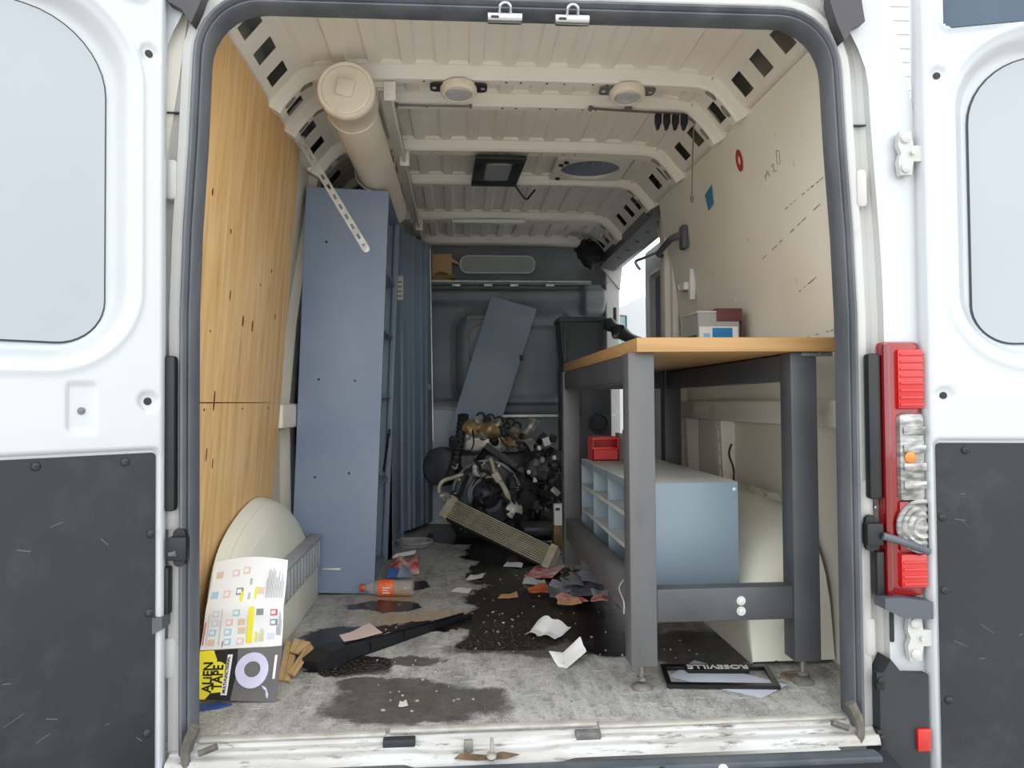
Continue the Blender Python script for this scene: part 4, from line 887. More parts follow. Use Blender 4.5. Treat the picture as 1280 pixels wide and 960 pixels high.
b = MB(); b.box((x0 + .07, y0 - .008, 1.140), (x1 + .006, y0 + .10, 1.148), .002); b.box((x0 + .07, y0 - .008, 1.100), (x1 + .006, y0 - .0042, 1.148), .002); b.box((x1 + .005, y0 - .008, 1.02), (x1 + .009, y0 + .1, 1.148), .001); tag(b.build('leather_strip', mat('maroon_leather', (104, 58, 54), .6)), 'maroon strip folded over the clear plastic box', 'strip')
b = MB(); b.solid(lambda u, v: (.895 + .05 * u, .90 + .08 * v, .9755 + .016 * math.sin(math.pi * u) * math.sin(math.pi * v)), 8, 8, (0, 0, 1), .002); tag(b.build('orange_rag', mat('orange_cloth', (226, 118, 62), .8)), 'scrap of orange cloth on the workbench beside the clear box', 'cloth')

# --- sliding door, half open, seen through the side opening
SX = CX + 1.03
b = MB()
def rdd(u, z, u0, u1, z0, z1, r):
    qx = abs(u - (u0 + u1) / 2) - (u1 - u0) / 2 + r; qz = abs(z - (z0 + z1) / 2) - (z1 - z0) / 2 + r
    return math.hypot(max(qx, 0), max(qz, 0)) + min(max(qx, qz), 0) - r
def sdf(u, v):
    y = 2.0 + .98 * u; z = -.1 + 1.86 * v; w = 0
    w += .045 * sm(.01, -.01, rdd(y, z, 2.42, 2.90, 1.18, 1.60, .04)); w += .02 * sm(.02, -.01, rdd(y, z, 2.5, 2.86, .35, 1.0, .06)); return (SX + w, y, z)
b.grid(sdf, 50, 90); b.box((SX + .07, 2.0, -.1), (SX + .09, 2.98, 1.76)); b.box((SX, 2.965, -.1), (SX + .09, 2.985, 1.76), .004)
d3 = struct(b.build('door_3', M['jamb'], smooth=50), 'half-open white sliding side door')
b = MB(); b.prism(rrect(2.435, 2.885, 1.195, 1.585, .03), .006, lambda u, v, w: (SX + .046 + w * -1, u, v)); b.build('window_blank', M['bulk'], d3)
b = MB(); pts = [(SX + .003, u, v) for u, v in rrect(2.415, 2.905, 1.175, 1.605, .045)]; b.tube(pts + [pts[0]], .008, 6, smooth=False); b.build('window_surround', M['white'], d3)
b = MB(); b.tube([(SX - .01, 2.50, 1.69), (SX - .06, 2.75, 1.69), (SX - .07, 2.95, 1.70), (SX - .03, 3.0, 1.66)], .010, 8); b.build('roller_arm', M['bluedark'], d3)

# ================================================================== BULKHEAD END: ENGINE AND LEANING PARTS
def ray(px, py): return Mc @ Vector((px - 640, 480 - py, -950))
CO = Vector((-.16, -1.88, .80))
def at(px, py, Y): d = ray(px, py); return CO + d * ((Y - CO.y) / d.y)       # a measured point at depth Y
def fl(px, py, z=0): d = ray(px, py); return CO + d * ((z - CO.z) / d.z)      # a measured point at height z
def quadmap(a, b_, c_, d_):            # a lower-left, b lower-right, c upper-right, d upper-left
    a, b_, c_, d_ = map(Vector, (a, b_, c_, d_)); n = (b_ - a).cross(d_ - a).normalized()
    def f(u, v, w=0): return (a * (1 - u) + b_ * u) * (1 - v) + (d_ * (1 - u) + c_ * u) * v + n * w
    return f
def slab(name, q, th, m_, parent=None, smooth=0):
    b = MB(); b.prism([(0, 0), (1, 0), (1, 1), (0, 1)], 1, lambda u, v, w: q(u, v, -th * w)); return b.build(name, m_, parent, smooth)

# leaning sheets
slate = mat('slate_steel_sheet', (136, 150, 162), .5, c2=(154, 166, 178), ns=3, dirt=(84, 94, 104), dscale=5, dlo=.58, dhi=.8)
t = thing('leaning_steel_sheet', 'slate-grey steel panel leaning against the bulkhead behind the engine', 'panel', at(600, 515, 3.05))
q = quadmap(at(560, 545, 3.06), at(618, 553, 3.06), at(671, 386, 3.30), at(614, 370, 3.30)); slab('sheet', q, .004, slate, t)
b = MB(); b.prism([(.0, 0), (.012, 0), (.012, 1), (0, 1)], 1, lambda u, v, w: q(u, v, .012 * w)); b.build('flange', slate, t, smooth=0)
b = MB(); b.box((-.012, -.008, -.02), (.012, .008, .02), .004); b.xf(Matrix.Translation(q(1.0, .62, .0))); b.build('hinge_tab', M['bumper'], t)
t = thing('steel_plate', 'pale blue-grey steel plate standing behind the engine by the ribbed locker', 'plate', at(573, 553, 3.22))
q = quadmap((-.37, 3.18, 0), (.02, 3.18, 0), at(606, 512, 3.27), at(534, 507, 3.27)); slab('sheet', q, .004, mat('pale_blue_plate', (186, 196, 206), .45, c2=(174, 184, 196), ns=4), t)
b = MB(); b.prism([(.0, .97), (1, .97), (1, 1), (0, 1)], 1, lambda u, v, w: q(u, v, .010 * w)); b.build('folded_edge', M['sorter'], t, smooth=0)

# engine
ed = mat('greasy_black_iron', (62, 62, 64), .38, .4, c2=(38, 38, 40), ns=9, dirt=(132, 126, 118), dscale=11, dlo=.6, dhi=.75, bump=.2, bscale=50)
ep_ = mat('black_engine_plastic', (50, 52, 55), .4, c2=(66, 68, 72), ns=8, dirt=(108, 104, 98), dscale=8, dlo=.62, dhi=.85)
al = mat('oxidised_alloy', (196, 190, 180), .42, .4, c2=(146, 140, 132), ns=12, dirt=(66, 60, 54), dscale=14, dlo=.5, dhi=.7)
gold = mat('oily_bronze_cover', (206, 172, 112), .35, .3, c2=(140, 116, 84), ns=11, dirt=(58, 48, 40), dscale=13, dlo=.5, dhi=.66, bump=.3, bscale=30)
tan = mat('tan_coolant_pipe', (214, 204, 182), .5, .1, c2=(188, 176, 154), ns=14)
rub = mat('dull_black_hose', (32, 32, 34), .6, c2=(46, 46, 48), ns=14)
t = thing('engine', 'greasy dismantled engine with hoses and bronze cover heaped before the bulkhead', 'engine', (.10, 2.85, 0))
def eb(name, m_, a, c_, bev=.02, rot=None):
    b = MB(); b.box(a, c_, bev, seg=3)
    if rot: mid = (Vector(a) + Vector(c_)) / 2; b.xf(Matrix.Translation(mid) @ Euler([R(v) for v in rot]).to_matrix().to_4x4() @ Matrix.Translation(-mid))
    return b.build(name, m_, t)
def et(name, m_, pts, r, n=10, sub=5):
    b = MB(); b.tube([at(*p) for p in pts], r, n, sub=sub); return b.build(name, m_, t)
eb('engine_block', ed, (-.17, 2.74, .05), (.36, 3.08, .50), .03); eb('cylinder_head', al, (-.13, 2.76, .48), (.30, 3.02, .60), .02, (0, 6, 0)); eb('sump', ed, (-.12, 2.74, .0), (.30, 3.0, .10), .03)
# timing cover
c0 = at(608, 618, 2.68)
b = MB(); b.lathe([(.20, -.05), (.20, .01), (.185, .03), (.12, .04), (.115, .032), (.085, .034), (.08, .055), (.055, .075), (.0005, .082)], c0, (0, -1, .12), 36, False); tcv = b.build('timing_cover', ep_, t)
for k in range(7):
    a = R(10 + k * 28); p = c0 + Vector((.188 * math.cos(a), -.02, .188 * math.sin(a))); b = MB(); b.lathe([(.010, 0), (.010, .012), (.0005, .014)], p, (0, -1, .1), 6, False); b.build('cover_bolt', al, tcv)
b = MB(); pts = [c0 + Vector((.202 * math.cos(R(a)), -.025, .202 * math.sin(R(a)))) for a in range(15, 175, 12)]; b.tube(pts, .008, 8); b.build('cover_flange', al, tcv)
# gearbox bell lower left
b = MB(); b.lathe([(.0005, -.10), (.09, -.09), (.125, -.03), (.13, .02), (.11, .06), (.06, .09), (.0005, .095)], at(590, 662, 2.66) + Vector((0, .05, .05)), (-.5, -1, -.15), 28, False); bell = b.build('gearbox_bell', mat('grey_green_alloy', (84, 88, 82), .45, .4, c2=(62, 66, 62), ns=8), t)
for k in range(8):
    a = 2 * math.pi * k / 8; ax_ = Vector((-.5, -1, -.15)).normalized(); q_ = ax_.to_track_quat('Z', 'Y').to_matrix(); ctr = at(590, 662, 2.66) + Vector((0, .05, .05))
    b = MB(); b.tube([ctr + q_ @ Vector((.04 * math.cos(a), .04 * math.sin(a), .092)), ctr + q_ @ Vector((.128 * math.cos(a), .128 * math.sin(a), .028))], .006, 6, smooth=False); b.build('bell_rib', al, bell)
# bronze valve cover / inlet manifold
b = MB(); b.tube([at(586, 543, 2.80), at(594, 533, 2.80), at(606, 534, 2.79), at(620, 540, 2.78), at(634, 543, 2.78), at(645, 550, 2.78), at(652, 560, 2.78)], lambda s_: .058 + .018 * math.sin(s_ * 19) - .02 * s_, 14); vc = b.build('bronze_cover', gold, t)
for px_, py_, r_ in ((596, 527, .030), (609, 526, .026), (622, 531, .03), (633, 534, .026), (642, 540, .028), (604, 545, .03), (618, 551, .03), (632, 555, .03)):
    b = MB(); b.lathe([(r_, -.02), (r_, .02), (r_ * .6, .03), (.0005, .03)], at(px_, py_, 2.77), (rnd.uniform(-.5, .5), -.6, rnd.uniform(.3, 1)), 14, False); b.build('cover_port', rnd.choice([gold, al, ed]), vc)
for px_, py_ in ((601, 521), (613, 523), (624, 526), (638, 528), (646, 533)):
    p = at(px_, py_, 2.85); b = MB(); pts = [p + Vector((.024 * math.cos(R(a)), .012 * math.sin(R(a)), .024 * math.sin(R(a)))) for a in range(-20, 220, 20)]; b.tube(pts, .007, 8); b.build('hose_loop', rub, t)
# hoses
et('intake_hose', rub, [(579, 520, 2.80), (577, 533, 2.80), (575, 548, 2.78), (572, 563, 2.76), (568, 580, 2.72), (562, 600, 2.68)], lambda s_: .030 + .003 * math.sin(s_ * 90), 14, 14)
b = MB(); b.lathe([(.034, -.012), (.034, .012)], at(579, 521, 2.80), (0, -.3, 1), 16); b.build('hose_mouth', rub, t)
et('hose_clamp', al, [(565, 583, 2.655), (570, 586, 2.655), (572, 580, 2.66)], .006)
b = MB(); b.lathe([(.0005, -.05), (.10, -.045), (.125, 0), (.11, .05), (.05, .06), (.0005, .06)], at(553, 583, 2.95), (-.2, -1, .1), 26, False); b.build('air_box', ep_, t)
et('outlet_elbow', al, [(640, 556, 2.80), (648, 547, 2.78), (658, 541, 2.76), (664, 532, 2.76), (666, 526, 2.76)], .030, 14)
b = MB(); b.lathe([(.038, -.01), (.038, .01), (.028, .012), (.026, -.005)], at(667, 527, 2.76), (.2, -.3, 1), 18, False); b.build('elbow_flange', al, t)
et('coolant_pipe', tan, [(613, 573, 2.62), (616, 583, 2.61), (619, 593, 2.60), (627, 603, 2.60), (634, 616, 2.60), (638, 630, 2.60)], .012)
et('coolant_pipe', tan, [(606, 596, 2.61), (614, 597, 2.60), (621, 599, 2.60), (630, 612, 2.59), (636, 628, 2.59)], .009)
b = MB(); b.box((-.022, -.02, -.03), (.022, .02, .03), .006); b.xf(Matrix.Translation(at(621, 596, 2.59)) @ Matrix.Rotation(R(-30), 4, 'Y')); b.build('pipe_joint', tan, t)
et('coolant_pipe', tan, [(578, 593, 2.60), (566, 597, 2.56), (554, 601, 2.53), (549, 609, 2.52), (550, 618, 2.52), (556, 626, 2.52)], .011)
et('heater_hose', rub, [(590, 585, 2.62), (578, 593, 2.60)], .009)
et('thermostat', al, [(597, 584, 2.63), (603, 590, 2.62), (607, 596, 2.62)], lambda s_: .028 - .01 * abs(s_ - .5), 12)
eb('sensor_block', al, at(596, 592, 2.63) - Vector((.03, .02, .02)), at(604, 584, 2.63) + Vector((.0, .02, .02)), .008)
q = quadmap(at(606, 560, 2.64), at(654, 592, 2.62), at(657, 587, 2.63), at(609, 553, 2.66)); slab('support_bar', q, .012, al if 0 else mat('dull_steel_bar', (92, 94, 94), .45, .5), t)
for (a_, b_, c_, d_, Yq) in (((588, 585), (603, 560), (611, 556), (601, 583), 2.68), ((617, 588), (640, 607), (652, 594), (630, 565), 2.68), ((585, 612), (600, 590), (607, 596), (596, 612), 2.66), ((640, 640), (655, 610), (668, 622), (656, 645), 2.60), ((634, 660), (645, 640), (660, 646), (654, 664), 2.52)):
    q = quadmap(at(*a_, Yq), at(*b_, Yq), at(*c_, Yq + .04), at(*d_, Yq + .04)); slab('mount_bracket', q, .012, rnd.choice([ep_, ed]), t)
b = MB(); b.lathe([(.05, -.03), (.05, .0), (.03, .004), (.03, .014), (.012, .02), (.0005, .02)], at(643, 638, 2.56), (.1, -1, .2), 20, False); b.build('pulley', al, t)
# right hand tangle: loom, turbo parts, brackets
eb('turbo_housing', ed, (.32, 2.68, .18), (.52, 2.95, .50), .05, (0, 12, 8)); eb('alternator', ed, (.30, 2.62, .05), (.46, 2.80, .22), .05)
b = MB(); b.lathe([(.085, -.06), (.09, .0), (.075, .05), (.04, .06), (.0005, .05)], at(673, 585, 2.66), (-.2, -1, .3), 24, False); b.build('turbo_scroll', ed, t)
for k in range(34):
    px_, py_ = rnd.uniform(648, 703), rnd.uniform(545, 668); Yq = rnd.uniform(2.52, 2.66); p = at(px_, py_, Yq); s_ = rnd.uniform(.010, .030)
    b = MB(); kind_ = rnd.random()
    if kind_ < .4: b.box((-s_, -s_, -s_ * .6), (s_, s_, s_ * .6), .004); nm = 'connector'
    elif kind_ < .7: b.lathe([(s_, -s_), (s_, s_ * .6), (s_ * .5, s_), (.0005, s_)], (0, 0, 0), (0, 0, 1), 10, False); nm = 'fitting'
    else: b.prism([(-s_ * 1.6, -s_), (s_ * 1.4, -s_ * .4), (s_, s_), (-s_, s_ * .7)], .008); nm = 'bracket'
    b.xf(Matrix.Translation(p) @ Euler((rnd.uniform(0, 3), rnd.uniform(0, 3), rnd.uniform(0, 3))).to_matrix().to_4x4()); b.build(nm, rnd.choice([ed, ep_, ep_, ed, al, rub]), t)
for k in range(26):
    a_ = (rnd.uniform(585, 700), rnd.uniform(535, 640)); pts = [(a_[0], a_[1], rnd.uniform(2.60, 2.70))]
    for j in range(4): pts.append((min(704, max(560, pts[-1][0] + rnd.uniform(-12, 16))), pts[-1][1] + rnd.uniform(-8, 16), rnd.uniform(2.52, 2.64)))
    et('cable' if k % 3 else 'hose', rnd.choice([rub, rub, ep_]), pts, rnd.choice([.004, .005, .008, .012]), 6, 3)
for k in range(14):
    px_, py_ = rnd.uniform(565, 650), rnd.uniform(545, 612); p = at(px_, py_, rnd.uniform(2.66, 2.72)); s_ = rnd.uniform(.008, .022)
    b = MB(); b.box((-s_ * 1.5, -s_, -s_), (s_ * 1.5, s_, s_), .004); b.xf(Matrix.Translation(p) @ Euler((rnd.uniform(0, 3), rnd.uniform(0, 3), rnd.uniform(0, 3))).to_matrix().to_4x4()); b.build('connector', rnd.choice([ed, al, ep_, gold]), t)
for px_, py_, w_ in ((683, 552, .02), (693, 572, .01), (669, 600, .012), (661, 590, .010), (674, 560, .010)):  # first is a white tag, the others are highlights painted as white specks
    b = MB(); b.box((-w_, -.004, -w_ * 1.2), (w_, .004, w_ * 1.2), .002); b.xf(Matrix.Translation(at(px_, py_, 2.55)) @ Matrix.Rotation(rnd.uniform(-.5, .5), 4, 'Y')); b.build('tag_and_glint', M['paper'], t)
eb('wire_box', ep_, at(653, 672, 2.3), at(690, 650, 2.5) , .02)

# radiator / intercooler
t = thing('intercooler', 'long finned intercooler leaning from the engine onto the oily floor', 'intercooler', fl(683, 710))
TL, TR, BR, BL = at(567, 622, 2.40), at(695, 684, 1.86), at(683, 710, 1.80), at(552, 645, 2.34)
q = quadmap(BL, BR, TR, TL)
b = MB(); b.prism([(.0, .0), (1, 0), (1, 1), (0, 1)], 1, lambda u, v, w: q(u, v, -.010 - .03 * w)); b.build('core', mat('dark_fin_core', (40, 38, 34), .7), t, smooth=0)
fin = mat('dusty_alloy_fin', (206, 198, 174), .5, .15, c2=(184, 174, 150), ns=20)
for k in range(10):
    v = .06 + k * .0935; b = MB(); b.prism([(.03, v), (.97, v), (.97, v + .045), (.03, v + .045)], 1, lambda u, vv, w: q(u, vv, .002 - .02 * w)); b.build('fin_tube', fin, t, smooth=0)
for u0, u1 in ((-.02, .035), (.965, 1.02)):
    b = MB(); b.prism([(u0, -.04), (u1, -.04), (u1, 1.04), (u0, 1.04)], 1, lambda u, vv, w: q(u, vv, .012 - .05 * w)); b.build('end_tank', fin, t, smooth=0)
b = MB(); b.tube([q(-.01, .8, .01), q(-.05, .9, .02), q(-.09, .7, .03)], .018, 10); b.build('pipe_stub', al, t)

# black crate, cabinet under it, roll
bk = mat('matt_black_plastic', (58, 61, 64), .5, c2=(70, 73, 77), ns=6, dirt=(96, 98, 98), dscale=9, dlo=.64, dhi=.85)
t = thing('equipment_cabinet', 'black equipment cabinet standing against the bulkhead behind the workbench', 'cabinet', (.66, 3.15, 0))
b = MB(); b.box((.52, 3.02, .0), (.84, 3.30, 1.04), .02); b.build('body', bk, t)
b = MB(); b.lathe([(.07, 0), (.07, .02), (.05, .03), (.045, .015), (.0005, .015)], Vector((.755, 3.02, .66)), (0, -1, 0), 24, False); b.build('round_vent', M['bumper'], t)
b = MB(); b.cyl((.60, 3.0, .7), (.60, 3.0, .98), .035, n=16); b.build('pipe', M['bumper'], t)
t = thing('storage_crate', 'black plastic storage crate with a flared rim on the equipment cabinet', 'crate', (.65, 3.14, 1.041))
b = MB(); b.prism([(.525, 1.042), (.785, 1.042), (.80, 1.325), (.505, 1.325)], .24, lambda u, v, w: (u, 3.03 + w, v)); b.build('tub', bk, t, smooth=0)
b = MB(); b.box((.493, 3.015, 1.318), (.815, 3.285, 1.352), .008); b.build('rim', bk, t)
b = MB(); b.prism(rrect(.565, .745, 1.10, 1.285, .012), .008, lambda u, v, w: (u, 3.022 + w, v)); b.build('side_panel', bk, t)
for x in (.525, .775): b = MB(); b.box((x, 3.015, 1.05), (x + .022, 3.03, 1.32), .004); b.build('rib', bk, t)
t = thing('rolled_mat', 'black rolled mat lying beside the storage crate behind the workbench', 'mat', (.86, 2.9, 1.2))
b = MB(); b.tube([at(760, 404, 2.97), at(768, 410, 2.92), at(780, 418, 2.84), at(798, 430, 2.70)], lambda s_: .040 + .006 * math.sin(s_ * 14), 12); b.build('roll', bk, t)
b = MB(); b.tube([at(772, 410, 2.86), at(774, 420, 2.84)], .046, 12, smooth=False); b.build('tie', M['bumper'], t)

# shelf contents
t = thing('cardboard_box', 'small open cardboard box on the overhead shelf of the bulkhead', 'box', (-.26, 3.44, 1.636))
b = MB(); b.box((-.335, 3.38, 1.70), (-.20, 3.48, 1.83)); b.box((-.335, 3.38, 1.637), (-.20, 3.48, 1.70)); b.build('carton', M['card'], t, smooth=0)
b = MB(); b.prism([(-.20, 1.80), (-.15, 1.77), (-.155, 1.755), (-.20, 1.775)], .09, lambda u, v, w: (u, 3.385 + w, v)); b.build('flap', M['card'], t, smooth=0)
b = MB(); b.solid(lambda u, v: (-.33 + .15 * u, 3.33 + .04 * v, 1.655 + .03 * math.sin(u * 4) * v), 8, 4, (0, 0, 1), .02); tag(b.build('foam_scrap', mat('olive_foam', (150, 132, 84), .8, c2=(120, 106, 68), ns=10)), 'olive scrap of foam on the shelf edge below the cardboard box', 'foam')
t = thing('fabric_bag', 'black fabric bag hanging in the roof corner near the bulkhead', 'bag', (.74, 3.2, 1.9))
b = MB(); bmesh.ops.create_icosphere(b.bm, subdivisions=4, radius=1)
for v in b.bm.verts:
    n_ = v.co.normalized(); k = 1 + .13 * math.sin(n_.x * 7 + n_.z * 5) + .09 * math.sin(n_.z * 11 - n_.y * 6) + .05 * math.sin(n_.x * 17); v.co = Vector((.735 + n_.x * .095 * k, 3.2 + n_.y * .07 * k, 1.805 + n_.z * .092 * k))
b.build('sack', mat('black_cloth', (36, 38, 42), .9, c2=(26, 28, 30), ns=8), t)
b = MB(); b.tube([(.72, 3.2, 1.88), (.735, 3.22, 1.905), (.76, 3.24, 1.90)], .008, 8); b.build('strap', bk, t)

# front passenger door seen through the side opening, and the building beyond
dd = MB(); dd.prism([(1.02, -.1), (1.9, -.1), (1.9, 1.66), (1.35, 1.66), (1.02, 1.50)], .06, lambda u, v, w: (u, 4.3 + w, v)); d4 = struct(dd.build('door_4', M['body'], smooth=0), 'open white cab door seen past the half-open sliding door')
b = MB(); b.prism([(1.07, 1.22), (1.22, 1.22), (1.22, 1.50), (1.16, 1.50), (1.07, 1.455)], .006, lambda u, v, w: (u, 4.297 + w, v)); b.build('door_glass', mat('teal_glass', (96, 134, 138), .1, c2=(120, 152, 154), ns=3), d4, smooth=0)
b = MB(); pts = [(u, 4.296, v) for u, v in ((1.065, 1.215), (1.225, 1.215), (1.225, 1.505), (1.16, 1.505), (1.065, 1.46), (1.065, 1.215))]; b.tube(pts, .006, 6, smooth=False); b.build('glass_seal', M['gasket'], d4)
t = thing('building', 'pale building with horizontal siding beyond the right rear door', 'building', (11, 14, -.58))
b = MB(); b.box((7, 13.0, -.58), (17, 20, 10)); b.build('wall', mat('pale_siding', (214, 212, 206), .7), t, smooth=0)
me_ = None
for k in range(34):
    b = MB(); b.prism([(13.0, 0), (12.94, 0), (12.985, .27), (13.0, .27)], 10, lambda u, v, w: (7 + w, u, -.4 + k * .29 + v)); b.build('siding_board', mat('siding_paint', (218, 216, 210), .7) if k == 0 else bpy.data.materials['siding_paint'], t, smooth=0)
b = MB(); b.box((6.8, 12.7, 10), (17.2, 20.2, 10.25)); b.build('roof_edge', M['greyplate'], t, smooth=0)

# ================================================================== LITTER ON THE FLOOR
def pm(name, c, **k): return mat(name, c, .7, **k)
prn = {'red': pm('print_red', (200, 96, 92)), 'pink': pm('print_pink', (226, 190, 186)), 'blue': pm('print_blue', (160, 202, 216)), 'tan': pm('print_tan', (216, 192, 170)), 'grey': pm('print_grey', (138, 140, 146)), 'yellow': pm('print_yellow', (232, 218, 50)), 'black': pm('print_black', (26, 24, 22)), 'lilac': pm('print_lilac', (206, 204, 222)), 'orange': pm('print_orange', (220, 120, 60)), 'dk': pm('print_charcoal', (92, 88, 88), c2=(112, 108, 106), ns=4)}
def decal(name, m_, f, polys, par, w=.0008, th=.0006):
    b = MB()
    for p in polys: b.prism(p, 1, lambda u, v, ww: f(u, v, w + th * (ww - 1)))
    return b.build(name, m_, par, smooth=0)
def rc(u0, u1, v0, v1): return [(u0, v0), (u1, v0), (u1, v1), (u0, v1)]
def text_map(s, f, par, m_, name, box_, rot90=True, bold=.0, shear=0):
    """text mapped into rectangle box_=(u0,u1,v0,v1) of surface f, reading upwards when rot90"""
    cu = bpy.data.curves.new('txt', 'FONT'); cu.body = s; cu.size = 1; cu.offset = bold; cu.extrude = .01; cu.resolution_u = 3
    o = bpy.data.objects.new('txt', cu); C.objects.link(o); me = bpy.data.meshes.new_from_object(o.evaluated_get(bpy.context.evaluated_depsgraph_get())); bpy.data.objects.remove(o); bpy.data.curves.remove(cu)
    xs = [v.co.x for v in me.vertices]; ys_ = [v.co.y for v in me.vertices]; x0, x1, y0, y1 = min(xs), max(xs), min(ys_), max(ys_); u0, u1, v0, v1 = box_
    for v in me.vertices:
        a, c_ = (v.co.x - x0) / (x1 - x0), (v.co.y - y0) / (y1 - y0); w = .0012 + (.0006 if v.co.z > 0 else -.0004)
        v.co = f(u1 - (u1 - u0) * c_, v0 + (v1 - v0) * a, w) if rot90 else f(u0 + (u1 - u0) * a, v0 + (v1 - v0) * c_, w)
    me.transform(wm(par).inverted()); q_ = bpy.data.objects.new(name, me); C.objects.link(q_); me.materials.clear(); me.materials.append(m_); q_.parent = par; return q_

# --- tape package with unfolded instruction sheet
t = thing('tape_package', 'folded tape packet with an unfolded instruction sheet leaning on the wheel cover', 'package', at(297, 876, .225))
pk = quadmap(at(246, 874, .222), at(344, 878, .214), at(353, 808, .246), at(250, 814, .250))
card_ = slab('packet_front', pk, .003, prn['dk'], t)
decal('yellow_field', prn['yellow'], pk, [[(0, 0), (.10, 0), (.16, .12), (.20, .30), (.16, .55), (.22, .8), (.17, 1), (0, 1)]], card_)
decal('black_field', prn['black'], pk, [[(.10, 0), (.42, 0), (.47, .5), (.46, 1), (.17, 1), (.22, .8), (.16, .55), (.20, .30), (.16, .12)]], card_)
decal('yellow_splash', prn['yellow'], lambda u, v, w=0: pk(u, v, w + .0004), [[(.05, .10), (.30, .16), (.33, .70), (.27, .76), (.05, .78)]], card_)
text_map('ALiEN', pk, card_, prn['black'], 'lettering', (.055, .175, .13, .76), bold=.03)
text_map('TAPE', pk, card_, prn['black'], 'lettering', (.175, .305, .20, .70), bold=.03)
decal('white_strip', M['paper'], lambda u, v, w=0: pk(u, v, w + .0004), [[(.295, .10), (.375, .10), (.405, .90), (.345, .90)]], card_)
text_map('MULTI-FUNCTIONAL', lambda u, v, w=0: pk(u + .035 * v, v, w + .001), card_, prn['black'], 'lettering', (.310, .350, .14, .86), bold=.02)
decal('white_strip', M['paper'], lambda u, v, w=0: pk(u, v, w + .0004), [rc(.925, .955, .42, .85)], card_)
ringp = []; n = 26; b = MB()
rm_ = mat('lilac_tape_roll', (206, 204, 224), .4, c2=(186, 184, 208), ns=10)
for k in range(n):
    a, c_ = 2 * math.pi * k / n, 2 * math.pi * (k + 1) / n
    ro = lambda z: (.66 + .205 * math.cos(z), .58 + .34 * math.sin(z)); ri = lambda z: (.665 + .10 * math.cos(z), .60 + .15 * math.sin(z))
    for (p0, p1, w_) in ((ro, ri, .003),):
        b.poly([pk(*p0(a), w_), pk(*p0(c_), w_), pk(*p1(c_), w_), pk(*p1(a), w_)])
    b.poly([pk(*ro(a), 0), pk(*ro(c_), 0), pk(*ro(c_), .003), pk(*ro(a), .003)])
b.build('printed_tape_roll', rm_, card_)
decal('printed_tape_end', rm_, pk, [[(.80, .30), (.86, .26), (.90, .14), (.895, .06), (.87, .10), (.86, .20), (.82, .25)]], card_)
# instruction sheet
A_, B_, C_, D_ = at(250, 813, .248), at(352, 807, .245), at(360, 700, .288), at(269, 703, .288)
def sh(u, v, w=0):
    base = quadmap(A_, B_, C_, D_)(u, v, w); return base + Vector((0, -.010 * math.sin(math.pi * v) ** 2 * 0 - .012 * abs(v - .48) * -1 * 0, 0)) + Vector((0, -.012 * math.exp(-((v - .47) / .16) ** 2), .012 * math.sin(math.pi * u) * v * v))
b = MB(); b.solid(lambda u, v: sh(u, v), 16, 20, (0, 1, 0), .0008); st_ = b.build('instruction_sheet', M['paper'], t)
decal('yellow_band', prn['yellow'], sh, [rc(.555, .625, .05, .47)] , st_)
decal('yellow_note', prn['yellow'], sh, [rc(.42, .455, .53, .66), rc(.60, .63, .55, .68), rc(.735, .755, .06, .16), rc(.655, .68, .06, .18)], st_)
ic = [('tan', .10, .80), ('pink', .32, .80), ('tan', .46, .82), ('blue', .08, .58), ('pink', .24, .58), ('grey', .40, .60), ('tan', .68, .60), ('blue', .40, .37), ('lilac', .14, .37), ('grey', .70, .37), ('red', .88, .36), ('pink', .32, .26), ('tan', .47, .26), ('lilac', .14, .26), ('blue', .31, .15), ('tan', .48, .16), ('blue', .12, .15), ('grey', .88, .24), ('tan', .12, .04), ('blue', .32, .04), ('pink', .48, .04), ('lilac', .86, .08)]
for k, (c_, u, v) in enumerate(ic):
    decal('icon', prn[c_], sh, [rc(u - .045, u + .045, v, v + .075)], st_)
    decal('icon_ground', M['paper'], lambda uu, vv, w=0: sh(uu, vv, w + .0004), [rc(u - .033, u + .02, v + .018, v + .06)], st_) if k % 3 else None
lines = []
for k in range(12):
    u = .745 + k * .02; v0 = .56; lines.append(rc(u, u + .005, v0, v0 + rnd.uniform(.18, .34)))
for k in range(6):
    u = .92 + k * .011; lines.append(rc(u, u + .004, .12, .12 + rnd.uniform(.1, .3)))
for k in range(5): lines.append(rc(.68 + k * .02, .684 + k * .02, .06, .06 + rnd.uniform(.08, .22)))
for k in range(6): lines.append(rc(.52 + .012 * (k % 3), .524 + .012 * (k % 3), .55 + .15 * (k // 3), .62 + .15 * (k // 3)))
lines += [rc(.215, .22, .04, .46), rc(.06, .064, .05, .4)]
decal('text_line', prn['grey'], sh, lines, st_)
for r_ in (rc(.255, .268, .02, .09), rc(.015, .028, .05, .32)): decal('red_line', prn['red'], sh, [r_], st_)
o = MB(); o.prism([(at(246, 886, .20).x, .165), (-.79, .185), (-.765, .205), (-.80, .212), (-.87, .212)], .006, lambda u, v, w: (u, v, .0005 + w)); tag(o.build('blue_plastic_piece', mat('navy_plastic', (30, 62, 124), .5), smooth=0), 'flat navy plastic piece under the tape packet', 'plastic')

